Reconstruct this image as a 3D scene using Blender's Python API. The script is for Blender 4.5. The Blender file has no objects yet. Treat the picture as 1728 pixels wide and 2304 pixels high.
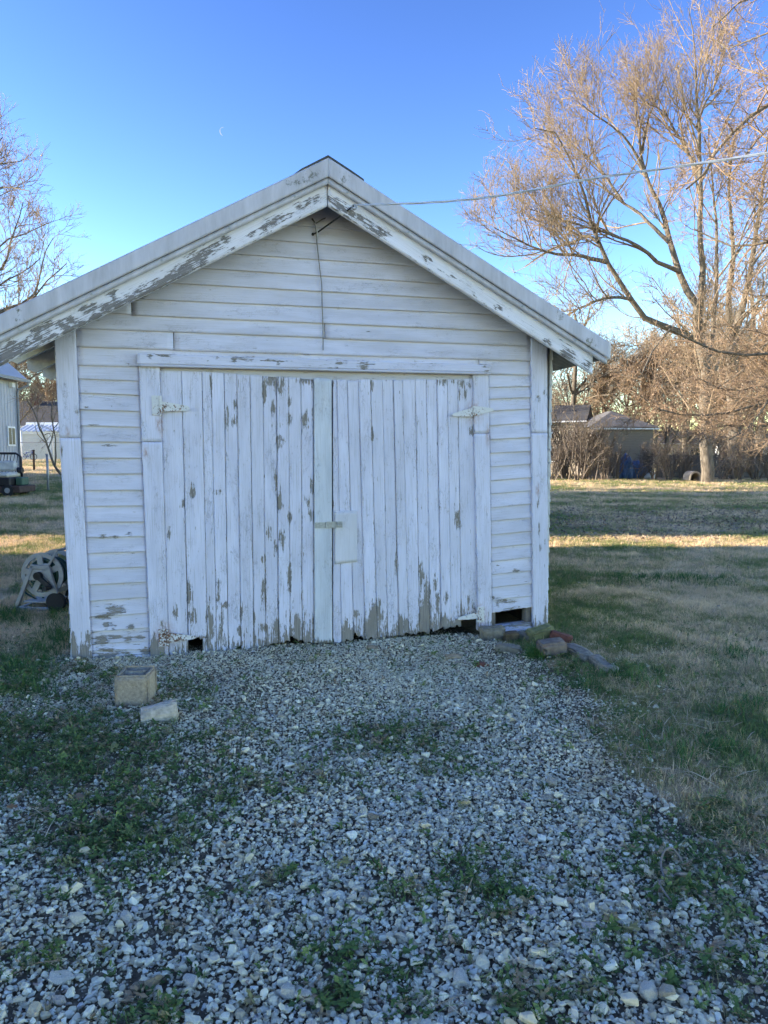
import bpy, bmesh, math, random
import numpy as np
from mathutils import Vector, Matrix

random.seed(7)
RNG = np.random.default_rng(11)
S = bpy.context.scene
COL = S.collection

# ------------------------------------------------------------------ camera
F = 1670.0; CAMH = 1.53; PITCH = math.atan(137.0 / F)
cam_d = bpy.data.cameras.new('camera'); cam = bpy.data.objects.new('camera', cam_d); COL.objects.link(cam)
cam_d.sensor_fit = 'VERTICAL'; cam_d.sensor_height = 24.0; cam_d.lens = 24.0 * F / 2304.0
cam_d.clip_start = 0.05; cam_d.clip_end = 9000.0
cam.location = (0, 0, CAMH); cam.rotation_euler = (math.pi / 2 - PITCH, 0, 0)
S.camera = cam

# ------------------------------------------------------------------ light
SUN_EL = math.radians(14.0)
SUN_DIR = Vector((-math.cos(SUN_EL), 0.0, math.sin(SUN_EL)))     # towards the sun: from the left
w = bpy.data.worlds.new('World'); S.world = w; w.use_nodes = True
nt = w.node_tree; bg = nt.nodes['Background']
sky = nt.nodes.new('ShaderNodeTexSky'); sky.sky_type = 'NISHITA'; sky.sun_disc = False
sky.sun_elevation = SUN_EL; sky.sun_rotation = math.radians(270.0)
sky.altitude = 200.0; sky.air_density = 1.0; sky.dust_density = 0.05; sky.ozone_density = 1.3
hs = nt.nodes.new('ShaderNodeHueSaturation'); hs.inputs['Saturation'].default_value = 1.14; hs.inputs['Hue'].default_value = 0.516
gm = nt.nodes.new('ShaderNodeGamma'); gm.inputs[1].default_value = 1.54     # deepens the clear sky evenly, as the phone's picture does
nt.links.new(sky.outputs[0], hs.inputs['Color']); nt.links.new(hs.outputs[0], gm.inputs[0]); nt.links.new(gm.outputs[0], bg.inputs[0])
bg.inputs[1].default_value = 0.076
sl = bpy.data.lights.new('sun', 'SUN'); sl.energy = 5.0; sl.angle = math.radians(0.55); sl.color = (1.0, 0.91, 0.77)
so = bpy.data.objects.new('sun', sl); COL.objects.link(so)
so.rotation_euler = SUN_DIR.to_track_quat('Z', 'Y').to_euler(); so.location = (-40, 0, 30)
S.view_settings.view_transform = 'Standard'; S.view_settings.look = 'None'
S.view_settings.exposure = 1.72; S.view_settings.gamma = 1.0
S.render.engine = 'CYCLES'
S.cycles.use_denoising = True; S.cycles.adaptive_threshold = 0.03; S.cycles.max_bounces = 5; S.cycles.transparent_max_bounces = 4
S.cycles.diffuse_bounces = 2; S.cycles.glossy_bounces = 2

# ------------------------------------------------------------------ projection helpers (pixel of the 1728x2304 frame -> place)
CP, SP = math.cos(PITCH), math.sin(PITCH)
def ray(px, py):
    xc = (px - 864) / F; yc = -(py - 1152) / F
    return np.array([xc, CP + yc * SP, -SP + yc * CP])
def at_depth(px, py, y):
    r = ray(px, py); t = y / r[1]
    return np.array([r[0] * t, y, CAMH + r[2] * t])
def sstep(a, b, x):
    t = np.clip((np.asarray(x, float) - a) / (b - a), 0, 1); return t * t * (3 - 2 * t)
def terrain(x, y):
    x = np.asarray(x, float); y = np.asarray(y, float)
    left = 1.0 - sstep(-9, 3, x)
    z = left * 1.0 * sstep(12, 46, y) - (1 - left) * 0.22 * sstep(10, 45, y)
    near = 1 - sstep(10, 22, np.hypot(x, y))
    z = z + 0.012 * near * (np.sin(3.1 * x + 1.3 * y) * np.sin(2.3 * y - 0.7) + 0.6 * np.sin(7.3 * x - 2) * np.sin(6.1 * y + 1))
    z = z + 0.05 * (1 - near) * np.sin(0.31 * x + 1) * np.sin(0.27 * y)
    return z
def ground(px, py):
    z = 0.0
    for _ in range(12):
        r = ray(px, py); t = (z - CAMH) / r[2]; x, y = r[0] * t, r[1] * t
        z = float(terrain(x, y))
    return np.array([x, y, z])
def to_px(P):
    P = np.asarray(P, float); d = P - np.array([0, 0, CAMH])
    zf = d[..., 1] * CP - d[..., 2] * SP; yu = d[..., 1] * SP + d[..., 2] * CP
    zf = np.where(zf < 0.05, 0.05, zf)
    return 864 + F * d[..., 0] / zf, 1152 - F * yu / zf

# ------------------------------------------------------------------ object helpers
def tag(o, label=None, cat=None, group=None, kind=None):
    if label: o['label'] = label
    if cat: o['category'] = cat
    if group: o['group'] = group
    if kind: o['kind'] = kind
    return o
def empty(name, loc=(0, 0, 0), rz=0.0, label=None, cat=None, group=None):
    o = bpy.data.objects.new(name, None); COL.objects.link(o)
    o.location = loc; o.rotation_euler = (0, 0, rz); o.empty_display_size = 0.1
    return tag(o, label, cat, group)
def link(name, me, mat=None, parent=None):
    o = bpy.data.objects.new(name, me); COL.objects.link(o)
    if mat and not me.materials: me.materials.append(mat)
    if parent: o.parent = parent
    return o
def npmesh(name, V, Fq, smooth=False, attrs=None):
    me = bpy.data.meshes.new(name); V = np.asarray(V, np.float32); Fq = np.asarray(Fq, np.int32)
    n, k = Fq.shape
    me.vertices.add(len(V)); me.vertices.foreach_set('co', V.ravel())
    me.loops.add(n * k); me.loops.foreach_set('vertex_index', Fq.ravel())
    me.polygons.add(n); me.polygons.foreach_set('loop_start', np.arange(0, n * k, k, dtype=np.int32))
    if smooth: me.polygons.foreach_set('use_smooth', np.ones(n, bool))
    for nm, a in (attrs or {}).items():
        at = me.attributes.new(nm, 'FLOAT', 'POINT'); at.data.foreach_set('value', np.asarray(a, np.float32))
    me.update(calc_edges=True); me.validate()
    return me
class MB:
    """collects simple shapes into one mesh"""
    def __init__(s): s.v = []; s.f = []
    def add(s, vs, fs):
        b = len(s.v); s.v += [tuple(float(c) for c in p) for p in vs]; s.f += [tuple(b + i for i in f) for f in fs]; return s
    def box(s, a, b, rot=None, piv=None):
        x0, y0, z0 = a; x1, y1, z1 = b
        vs = [(x0,y0,z0),(x1,y0,z0),(x1,y1,z0),(x0,y1,z0),(x0,y0,z1),(x1,y0,z1),(x1,y1,z1),(x0,y1,z1)]
        if rot is not None:
            pv = Vector(piv if piv else ((x0+x1)/2,(y0+y1)/2,(z0+z1)/2)); vs = [tuple(rot @ (Vector(p) - pv) + pv) for p in vs]
        return s.add(vs, [(0,3,2,1),(4,5,6,7),(0,1,5,4),(1,2,6,5),(2,3,7,6),(3,0,4,7)])
    def prism(s, poly, y0, y1, axis='y'):
        n = len(poly); f = (lambda a, b, c: (a, c, b)) if axis == 'y' else ((lambda a, b, c: (c, a, b)) if axis == 'x' else (lambda a, b, c: (a, b, c)))
        vs = [f(a, b, y0) for a, b in poly] + [f(a, b, y1) for a, b in poly]
        fs = [tuple(range(n)), tuple(range(2*n-1, n-1, -1))] + [(i, i+n, (i+1) % n + n, (i+1) % n) for i in range(n)]
        return s.add(vs, fs)
    def tube(s, pts, r, sides=8, cap=True):
        pts = [Vector(p) for p in pts]; n = len(pts); rs = r if hasattr(r, '__len__') else [r] * n
        d0 = (pts[-1] - pts[0]).normalized() if (pts[-1] - pts[0]).length > 1e-6 else Vector((0, 0, 1))
        ref = Vector((0, 0, 1)) if abs(d0.z) < 0.8 else Vector((1, 0, 0)); vs = []
        for i, p in enumerate(pts):
            t = (pts[min(i+1, n-1)] - pts[max(i-1, 0)]).normalized(); a = t.cross(ref)
            a = a.normalized() if a.length > 1e-4 else t.orthogonal().normalized(); b = t.cross(a)
            for k in range(sides):
                q = 2 * math.pi * k / sides; vs.append(p + (a * math.cos(q) + b * math.sin(q)) * rs[i])
        fs = [(i*sides+k, i*sides+(k+1) % sides, (i+1)*sides+(k+1) % sides, (i+1)*sides+k) for i in range(n-1) for k in range(sides)]
        if cap: fs += [tuple(range(sides-1, -1, -1)), tuple(range((n-1)*sides, n*sides))]
        return s.add(vs, fs)
    def ring(s, c, R, r, axis='y', seg=28, sides=8, a0=0, a1=2*math.pi):
        full = abs(a1 - a0) > 6.28; n = seg if full else seg + 1; vs = []
        for i in range(n):
            a = a0 + (a1 - a0) * i / seg
            for k in range(sides):
                q = 2 * math.pi * k / sides; rr = R + r * math.cos(q); h = r * math.sin(q)
                p = {'y': (rr*math.cos(a), h, rr*math.sin(a)), 'x': (h, rr*math.cos(a), rr*math.sin(a)), 'z': (rr*math.cos(a), rr*math.sin(a), h)}[axis]
                vs.append((c[0]+p[0], c[1]+p[1], c[2]+p[2]))
        fs = [(i*sides+k, i*sides+(k+1) % sides, ((i+1) % n)*sides+(k+1) % sides, ((i+1) % n)*sides+k) for i in range(n if full else n-1) for k in range(sides)]
        return s.add(vs, fs)
    def cyl(s, a, b, r, sides=16): return s.tube([a, b], r, sides)
    def build(s, name, mat, parent=None, smooth=False, bevel=0):
        me = bpy.data.meshes.new(name); me.from_pydata(s.v, [], s.f)
        bm = bmesh.new(); bm.from_mesh(me); bmesh.ops.recalc_face_normals(bm, faces=bm.faces)
        if bevel: bmesh.ops.bevel(bm, geom=bm.edges[:], offset=bevel, segments=1, affect='EDGES', clamp_overlap=True)
        bm.to_mesh(me); bm.free()
        if smooth: me.polygons.foreach_set('use_smooth', [True] * len(me.polygons))
        me.update(); return link(name, me, mat, parent)

# ------------------------------------------------------------------ materials
def new_mat(name):
    m = bpy.data.materials.new(name); m.use_nodes = True; return m, m.node_tree, m.node_tree.nodes['Principled BSDF']
class NT:
    def __init__(s, nt): s.nt = nt
    def n(s, t, **kw):
        nd = s.nt.nodes.new(t)
        for k, v in kw.items(): setattr(nd, k, v)
        return nd
    def l(s, a, b): s.nt.links.new(a, b)
    def math(s, op, a, b=None, clamp=False):
        nd = s.n('ShaderNodeMath', operation=op, use_clamp=clamp)
        for i, v in enumerate((a, b)):
            if v is None: continue
            if isinstance(v, (int, float)): nd.inputs[i].default_value = v
            else: s.l(v, nd.inputs[i])
        return nd.outputs[0]
    def noise(s, vec, scale=5, detail=4, rough=0.55, out=0, dist=0):
        nd = s.n('ShaderNodeTexNoise'); nd.inputs['Scale'].default_value = scale; nd.inputs['Detail'].default_value = detail
        nd.inputs['Roughness'].default_value = rough; nd.inputs['Distortion'].default_value = dist
        if vec is not None: s.l(vec, nd.inputs['Vector'])
        return nd.outputs[out]
    def mapping(s, vec, sc=(1, 1, 1)):
        nd = s.n('ShaderNodeMapping'); nd.inputs['Scale'].default_value = sc; s.l(vec, nd.inputs[0]); return nd.outputs[0]
    def ramp(s, fac, *stops):
        nd = s.n('ShaderNodeValToRGB'); e = nd.color_ramp.elements
        while len(e) < len(stops): e.new(0.5)
        for k, (p, c) in enumerate(stops):
            e[k].position = p; e[k].color = (c, c, c, 1) if isinstance(c, (int, float)) else (*c, 1)
        s.l(fac, nd.inputs[0]); return nd.outputs[0]
    def mix(s, fac, a, b, mode='MIX'):
        nd = s.n('ShaderNodeMix', data_type='RGBA', blend_type=mode)
        for i, v in ((0, fac), (6, a), (7, b)):
            if isinstance(v, (int, float)): nd.inputs[i].default_value = v
            elif isinstance(v, tuple): nd.inputs[i].default_value = (*v, 1)
            else: s.l(v, nd.inputs[i])
        return nd.outputs[2]
    def mrange(s, v, a, b, c=0.0, d=1.0):
        nd = s.n('ShaderNodeMapRange'); s.l(v, nd.inputs[0])
        for i, x in enumerate((a, b, c, d)): nd.inputs[i+1].default_value = x
        return nd.outputs[0]
    def bump(s, h, st=0.3, dist=0.01, nrm=None):
        nd = s.n('ShaderNodeBump'); nd.inputs['Strength'].default_value = st; nd.inputs['Distance'].default_value = dist; s.l(h, nd.inputs['Height'])
        if nrm is not None: s.l(nrm, nd.inputs['Normal'])
        return nd.outputs[0]

def mat_simple(name, col, rough=0.8, var=0.15, scale=20.0, bump=0.2, metal=0.0, obj=True, col2=None, bdist=0.004):
    m, t, b = new_mat(name); N = NT(t)
    tc = N.n('ShaderNodeTexCoord').outputs['Object']
    n1 = N.noise(tc, scale, 6, 0.6)
    c2 = col2 or tuple(c * (1 - var * 2) for c in col); c1 = tuple(min(1, c * (1 + var)) for c in col) if not col2 else col
    N.l(N.ramp(n1, (0.3, c2), (0.7, c1)), b.inputs['Base Color'])
    b.inputs['Roughness'].default_value = rough; b.inputs['Metallic'].default_value = metal
    if bump: N.l(N.bump(N.noise(tc, scale * 3, 4), bump, bdist), b.inputs['Normal'])
    return m

def mat_paint(name, c1=(0.725, 0.715, 0.825), c2=(0.59, 0.58, 0.67), crack=1.0, w1=(0.33, 0.30, 0.265), w2=(0.16, 0.145, 0.125)):
    """old white paint over grey wood; UV.x runs along the grain (metres); 'peel' and 'rust' come from the mesh"""
    m, t, b = new_mat(name); N = NT(t)
    uv = N.n('ShaderNodeUVMap').outputs[0]
    pe = N.n('ShaderNodeAttribute', attribute_name='peel').outputs['Fac']
    ru = N.n('ShaderNodeAttribute', attribute_name='rust').outputs['Fac']
    tone = N.n('ShaderNodeAttribute', attribute_name='tone').outputs['Fac']
    big = N.noise(N.mapping(uv, (7, 62, 1)), 1, 8, 0.72)
    fine = N.noise(N.mapping(uv, (34, 150, 1)), 1, 3, 0.6)
    blk = N.n('ShaderNodeTexVoronoi', feature='F1'); N.l(N.mapping(uv, (38, 80, 1)), blk.inputs['Vector']); blk.inputs['Scale'].default_value = 1
    blkv = N.n('ShaderNodeSeparateColor'); N.l(blk.outputs['Color'], blkv.inputs[0])
    v = N.math('ADD', N.math('MULTIPLY', N.math('SUBTRACT', big, 0.5), 1.9), pe)
    v = N.math('ADD', v, N.math('MULTIPLY', N.math('SUBTRACT', fine, 0.5), 0.45))
    v = N.math('ADD', v, N.math('MULTIPLY', N.math('SUBTRACT', blkv.outputs[0], 0.5), 0.20))
    stk = N.noise(N.mapping(uv, (2.2, 130, 1)), 1, 3, 0.6); v = N.math('ADD', v, N.math('MULTIPLY', N.math('SUBTRACT', stk, 0.5), 0.75))
    mask = N.mrange(v, 0.50, 0.53)
    # wood
    gr = N.noise(N.mapping(uv, (5, 160, 1)), 1, 5, 0.65)
    wood = N.ramp(gr, (0.3, w2), (0.72, w1))
    # paint tone: dirt films, streaks across boards, hairline cracks
    dirt = N.noise(N.mapping(uv, (1.6, 7, 1)), 1, 6, 0.6)
    paint = N.ramp(dirt, (0.34, c2), (0.66, c1))
    sp = N.noise(N.mapping(uv, (60, 90, 1)), 1, 3, 0.7)
    paint = N.mix(N.mrange(sp, 0.62, 0.78, 0, 0.35), paint, (0.42, 0.41, 0.38))
    gl = N.noise(N.mapping(uv, (3, 210, 1)), 1, 3, 0.6)
    paint = N.mix(N.mrange(gl, 0.535, 0.68, 0, 0.60 * crack), paint, (0.36, 0.35, 0.33))
    warp = N.n('ShaderNodeVectorMath', operation='ADD'); N.l(N.mapping(uv, (13, 58, 1)), warp.inputs[0])
    nz = N.noise(N.mapping(uv, (30, 60, 1)), 1, 3, 0.6, out=1); sc = N.n('ShaderNodeVectorMath', operation='SCALE'); N.l(nz, sc.inputs[0]); sc.inputs['Scale'].default_value = 1.5
    N.l(sc.outputs[0], warp.inputs[1])
    vo = N.n('ShaderNodeTexVoronoi', feature='DISTANCE_TO_EDGE'); vo.inputs['Scale'].default_value = 1; N.l(warp.outputs[0], vo.inputs['Vector'])
    cm = N.noise(N.mapping(uv, (3, 9, 1)), 1, 3, 0.6)
    ck = N.math('MULTIPLY', N.mrange(vo.outputs['Distance'], 0.0, 0.06, 1, 0), N.mrange(cm, 0.49, 0.64, 0, crack))
    paint = N.mix(N.math('MULTIPLY', ck, 0.62), paint, (0.20, 0.19, 0.18))
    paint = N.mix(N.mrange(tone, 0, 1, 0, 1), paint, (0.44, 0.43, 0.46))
    rn = N.math('MULTIPLY', ru, N.mrange(N.noise(N.mapping(uv, (30, 60, 1)), 1, 4, 0.6), 0.35, 0.65), True)
    paint = N.mix(rn, paint, (0.30, 0.13, 0.05))
    halo = N.mrange(v, 0.40, 0.50, 0, 0.22)
    paint = N.mix(halo, paint, (0.45, 0.42, 0.38))
    N.l(N.mix(mask, paint, wood), b.inputs['Base Color'])
    b.inputs['Roughness'].default_value = 0.62; b.inputs['Specular IOR Level'].default_value = 0.3
    h = N.math('SUBTRACT', N.math('MULTIPLY', gr, 0.25), N.math('ADD', N.math('MULTIPLY', mask, 0.9), N.math('MULTIPLY', ck, 0.5)))
    N.l(N.bump(h, 0.9, 0.004), b.inputs['Normal'])
    return m

M = {}
M['paint'] = mat_paint('old_white_paint')
M['paint_siding'] = mat_paint('old_white_siding_paint', (0.695, 0.685, 0.785), (0.54, 0.53, 0.60), 0.7)
M['paint_green'] = mat_paint('old_pale_green_paint', (0.70, 0.715, 0.75), (0.51, 0.535, 0.57), 0.9)
M['plywood'] = mat_paint('weathered_painted_plywood', (0.72, 0.70, 0.73), (0.60, 0.585, 0.60), 0.5)
M['rake_paint'] = mat_paint('old_rake_paint', (0.83, 0.81, 0.85), (0.73, 0.71, 0.73), 0.8, (0.28, 0.255, 0.24), (0.14, 0.13, 0.12))
M['wood'] = mat_simple('grey_bare_wood', (0.20, 0.175, 0.15), 0.9, 0.25, 14, 0.4)
M['dark_wood'] = mat_simple('dark_interior_wood', (0.07, 0.06, 0.05), 0.9, 0.2, 10, 0.2)
def mat_trim():
    m, t, b = new_mat('weathered_metal_trim'); N = NT(t); tc = N.n('ShaderNodeTexCoord').outputs['Object']
    st = N.noise(N.mapping(tc, (14, 14, 2.5)), 1, 5, 0.6); c = N.ramp(st, (0.3, (0.40, 0.39, 0.41)), (0.7, (0.58, 0.57, 0.61)))
    al = N.n('ShaderNodeAttribute', attribute_name='peel').outputs['Fac']
    sp = N.noise(N.mapping(tc, (42, 42, 30)), 1, 6, 0.75)
    c = N.mix(N.mrange(N.math('ADD', N.math('MULTIPLY', N.math('SUBTRACT', sp, 0.5), 2.2), al), 0.46, 0.75), c, (0.15, 0.15, 0.12))
    N.l(c, b.inputs['Base Color']); b.inputs['Roughness'].default_value = 0.55
    N.l(N.bump(N.noise(tc, 9, 4), 0.15, 0.01), b.inputs['Normal']); return m
M['trim'] = mat_trim()
M['shingle'] = mat_simple('dark_roof_shingle', (0.075, 0.08, 0.075), 0.95, 0.3, 90, 0.8)
def mat_roof(name, col):
    m, t, b = new_mat(name); N = NT(t); tc = N.n('ShaderNodeTexCoord').outputs['Object']
    br = N.n('ShaderNodeTexBrick'); br.inputs['Scale'].default_value = 1.0; br.inputs['Mortar Size'].default_value = 0.012
    br.inputs['Brick Width'].default_value = 0.33; br.inputs['Row Height'].default_value = 0.14
    br.inputs['Color1'].default_value = (*col, 1); br.inputs['Color2'].default_value = (*[c * 0.7 for c in col], 1); br.inputs['Mortar'].default_value = (*[c * 0.4 for c in col], 1)
    N.l(tc, br.inputs['Vector']); c = N.mix(N.mrange(N.noise(tc, 1.3, 5), 0.3, 0.7, 0, 0.45), br.outputs[0], tuple(c * 1.5 for c in col))
    N.l(c, b.inputs['Base Color']); b.inputs['Roughness'].default_value = 0.92; return m
M['roof_dark'] = mat_roof('dark_asphalt_shingles', (0.075, 0.07, 0.07))
M['roof_grey'] = mat_roof('grey_asphalt_shingles', (0.13, 0.12, 0.115))
M['roof_brown'] = mat_roof('brown_asphalt_shingles', (0.10, 0.085, 0.075))
def mat_hinge():
    m, t, b = new_mat('painted_rusty_iron'); N = NT(t); tc = N.n('ShaderNodeTexCoord').outputs['Object']
    ru = N.n('ShaderNodeAttribute', attribute_name='rust').outputs['Fac']
    v = N.math('ADD', N.math('MULTIPLY', N.math('SUBTRACT', N.noise(tc, 75, 6, 0.65), 0.5), 2.2), ru)
    c = N.mix(N.mrange(v, 0.45, 0.62), (0.66, 0.65, 0.63), N.ramp(N.noise(tc, 120, 3), (0.35, (0.05, 0.03, 0.02)), (0.65, (0.25, 0.10, 0.04))))
    N.l(c, b.inputs['Base Color']); b.inputs['Roughness'].default_value = 0.6; N.l(N.bump(v, 0.3, 0.002), b.inputs['Normal']); return m
M['hinge'] = mat_hinge()
M['zinc'] = mat_simple('zinc_hasp', (0.36, 0.38, 0.39), 0.4, 0.2, 40, 0.1, 0.45)
M['galv'] = mat_simple('galvanised_steel', (0.36, 0.37, 0.37), 0.5, 0.12, 30, 0.1, 0.5)
M['black'] = mat_simple('black_plastic', (0.012, 0.012, 0.014), 0.55, 0.2, 30, 0.1)
M['rubber'] = mat_simple('black_rubber', (0.02, 0.02, 0.02), 0.85, 0.2, 30, 0.2)
M['reel'] = mat_simple('grey_beige_plastic', (0.33, 0.32, 0.30), 0.5, 0.12, 12, 0.1)
M['hose'] = mat_simple('dark_green_hose', (0.018, 0.06, 0.045), 0.4, 0.2, 30, 0.1)
M['cable'] = mat_simple('weathered_grey_cable', (0.62, 0.62, 0.62), 0.6, 0.08, 50, 0.1)
M['cable_black'] = mat_simple('black_cable', (0.02, 0.02, 0.022), 0.6, 0.2, 50, 0.1)
M['wire_grey'] = mat_simple('old_grey_wire', (0.22, 0.21, 0.19), 0.7, 0.15, 50, 0.1)
M['concrete'] = mat_simple('rough_concrete', (0.50, 0.41, 0.29), 0.95, 0.22, 60, 0.9, col2=(0.26, 0.21, 0.145), bdist=0.006)
M['limestone'] = mat_simple('pale_concrete_lump', (0.52, 0.45, 0.34), 0.9, 0.2, 30, 0.6)

# ------------------------------------------------------------------ ground sheet
def axis_lines(lo, hi, d0, d1, step, far):
    a = list(np.arange(d0, d1 + 1e-6, step)); s = step
    while a[-1] < hi: s = min(s * 1.22, far); a.append(a[-1] + s)
    s = step
    while a[0] > lo: s = min(s * 1.22, far); a.insert(0, a[0] - s)
    return np.array(a)
GR_Y = [1380, 1430, 1470, 1500, 1530, 1570, 1620, 1700, 1760, 1850, 1910, 1960, 2000, 2304, 2800]
GR_L = [260, 200, 130, 60, -80, -500, -900, -1200, -1400, -1600, -1800, -2000, -2200, -2600, -3000]
GR_R = [1000, 1120, 1205, 1255, 1300, 1335, 1365, 1400, 1445, 1545, 1660, 1760, 1850, 2300, 2900]
def gravel_amount(x, y):
    """how much gravel lies at a spot of the yard (0..1): the drive in front of the garage"""
    P = np.stack([x, y, np.zeros_like(x)], -1); px, py = to_px(P)
    l = np.interp(py, GR_Y, GR_L); r = np.interp(py, GR_Y, GR_R)
    wob = 28 * np.sin(x * 5.1 + y * 3) + 18 * np.sin(x * 11 - y * 7.7)
    g = sstep(-40, 60, px - l + wob) * sstep(-35, 75, r + wob - px)
    g = np.where((py < 1380) | (y > 7.5), 0.0, g)
    g = np.where(y < 0.3, 1.0 * (np.abs(x) < 3.2), g)
    return g
gx = axis_lines(-900, 900, -8, 10, 0.13, 60.0); gy = axis_lines(-200, 2500, 0.2, 16, 0.13, 90.0)
GX, GY = np.meshgrid(gx, gy); GZ = terrain(GX, GY)
nx, ny = len(gx), len(gy); idx = np.arange(nx * ny).reshape(ny, nx)
quads = np.stack([idx[:-1, :-1], idx[:-1, 1:], idx[1:, 1:], idx[1:, :-1]], -1).reshape(-1, 4)
gme = npmesh('ground', np.stack([GX, GY, GZ], -1).reshape(-1, 3), quads, True, {'gravel': gravel_amount(GX.ravel(), GY.ravel())})
def lawn_color(N, pos):
    big = N.noise(pos, 0.42, 5, 0.6); mid = N.noise(pos, 2.3, 4, 0.6)
    v = N.math('ADD', N.math('MULTIPLY', big, 0.68), N.math('MULTIPLY', mid, 0.32))
    return v
def mat_ground():
    m, t, b = new_mat('lawn_and_drive_soil'); N = NT(t); pos = N.n('ShaderNodeNewGeometry').outputs['Position']
    v = lawn_color(N, pos)
    fine = N.noise(pos, 38, 5, 0.7)
    grass = N.ramp(v, (0.40, (0.18, 0.20, 0.065)), (0.48, (0.38, 0.29, 0.13)), (0.55, (0.68, 0.48, 0.27)))
    grass = N.mix(N.mrange(fine, 0.35, 0.7, 0.35, 0.0), grass, (0.09, 0.08, 0.05))
    soil = N.ramp(fine, (0.3, (0.085, 0.062, 0.036)), (0.52, (0.17, 0.13, 0.08)), (0.70, (0.38, 0.31, 0.20)))
    g = N.n('ShaderNodeAttribute', attribute_name='gravel').outputs['Fac']
    gm = N.mrange(N.math('ADD', g, N.math('MULTIPLY', N.math('SUBTRACT', N.noise(pos, 7, 4), 0.5), 0.7)), 0.35, 0.6)
    N.l(N.mix(gm, grass, soil), b.inputs['Base Color']); b.inputs['Roughness'].default_value = 1.0
    b.inputs['Specular IOR Level'].default_value = 0.1
    N.l(N.bump(N.noise(pos, 55, 5, 0.7), 0.6, 0.02), b.inputs['Normal']); return m
M['ground'] = mat_ground()
tag(link('ground', gme, M['ground']), kind='structure')

# ------------------------------------------------------------------ garage
TH = math.radians(14.0); GO = ground(163, 1484)
GD = np.array([math.cos(TH), math.sin(TH), 0]); GN = np.array([-math.sin(TH), math.cos(TH), 0])
GO[2] = 0.0
def uz(px, py, v=-0.025):
    r = ray(px, py); c = np.array([0, 0, CAMH]); s = (v - (c - GO) @ GN) / (r @ GN); P = c + s * r - GO
    return np.array([P @ GD, P[2]])
def g2w(u, v, z): return GO + np.multiply.outer(np.asarray(u, float), GD) + np.multiply.outer(np.asarray(v, float), GN) + np.multiply.outer(np.asarray(z, float), np.array([0, 0, 1.0]))
garage = empty('garage', GO, TH, 'old white wooden garage with peeling paint and double plank doors', 'garage')

PEEL = [(608,856,14,14),(632,866,6,18),(595,880,4,25),(690,856,15,6),(511,937,2.5,20),(527,946,6,10),(529,909,4,9),(614,917,3,14),(653,942,4,10),(652,906,3,7),(687,947,8,14),(629,993,5,11),
(620,1086,2,22),(629,1127,4,18),(433,1105,5,13),(408,1134,5,7),(653,1165,4,10),(702,1096,3,14),(692,1127,4,8),(700,1160,4,10),(492,1107,8,5),(475,866,1.5,18),
(605,1200,4,12),(619,1230,3,14),(635,1211,6,14),(591,1258,4,7),(594,1327,6,40),(652,1300,3,30),(426,1333,5,30),(432,1386,10,14),(472,1391,6,32),(491,1316,5,10),(491,1341,3,20),(505,1361,10,6),(498,1405,6,25),
(394,1377,4,15),(380,1200,3,12),(622,1408,5,12),(544,1377,2,20),(573,1391,2,12),(366,1405,5,6),(538,1416,4,8),(591,1411,8,7),(669,1405,5,14),(347,1455,6,20),(360,1469,8,14),
(995,859,10,8),(1020,859,4,4),(1037,862,5,7),(1056,865,4,7),(1046,885,3,14),(1035,888,2,9),(1060,972,4,9),(1029,1168,5,20),(750,863,2,8),(838,868,3,10),(837,976,3,12),(750,1135,4,9),
(948,1289,5,18),(958,1370,11,45),(980,1316,3,20),(984,1350,4,24),(1004,1345,5,10),(1054,1348,2,7),(842,1380,6,24),(852,1367,4,18),(801,1380,5,6),(832,1411,7,12),(783,1431,10,10),(891,1275,2,20),(916,1404,3,7),
(1000,1407,8,16),(902,1404,4,14),(1032,1404,5,8),(778,1417,4,20),
(260,1372,20,9),(231,1388,14,4),(240,1407,7,6),(257,1411,4,6),(294,1410,6,4),(231,1441,14,8),(260,1433,14,3),(289,1438,7,6),(316,1435,8,3),(239,1463,18,3),(231,1207,10,3),(292,1203,7,4),(260,1207,10,1.5),
(239,1475,30,5),(286,1478,14,7),(326,1464,8,6),(166,1443,4,14),(191,1467,8,14),(198,1435,5,9),(167,1467,3,16),(183,1335,1.5,4),(194,879,5,1.2),(195,916,5,1.2),(251,913,5,1.2),(211,956,10,1.4),(172,928,3,5),
(239,1003,20,1.2),(293,822,4,2),(416,791,10,2),(139,1011,2,8),(335,799,4,4),(366,799,14,2),(485,805,5,2),(530,809,6,5),(553,809,20,1.5),(627,813,20,2),(629,817,3,4),(690,796,6,2),(768,818,13,4),(819,824,11,7),
(761,827,3,3),(743,829,3,3),(1089,822,8,2),(1095,838,5,2),(1162,1284,7,3),(1139,1353,20,4),(1120,1272,3,1.2),(1166,1372,22,4),(1119,1358,4,4),(1110,1345,3,2),(1211,1130,2,12),(1213,1194,2,12),(1216,1231,2,8),
(1213,898,3,8),(1224,883,3,4),(1225,1218,2,6),(1216,1417,8,6),(1227,1390,2,20),(765,692,8,2),(732,713,4,2),(829,749,7,3),(782,747,3,1.5),(697,753,2.5,2.5),(688,796,7,2)]
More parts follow.
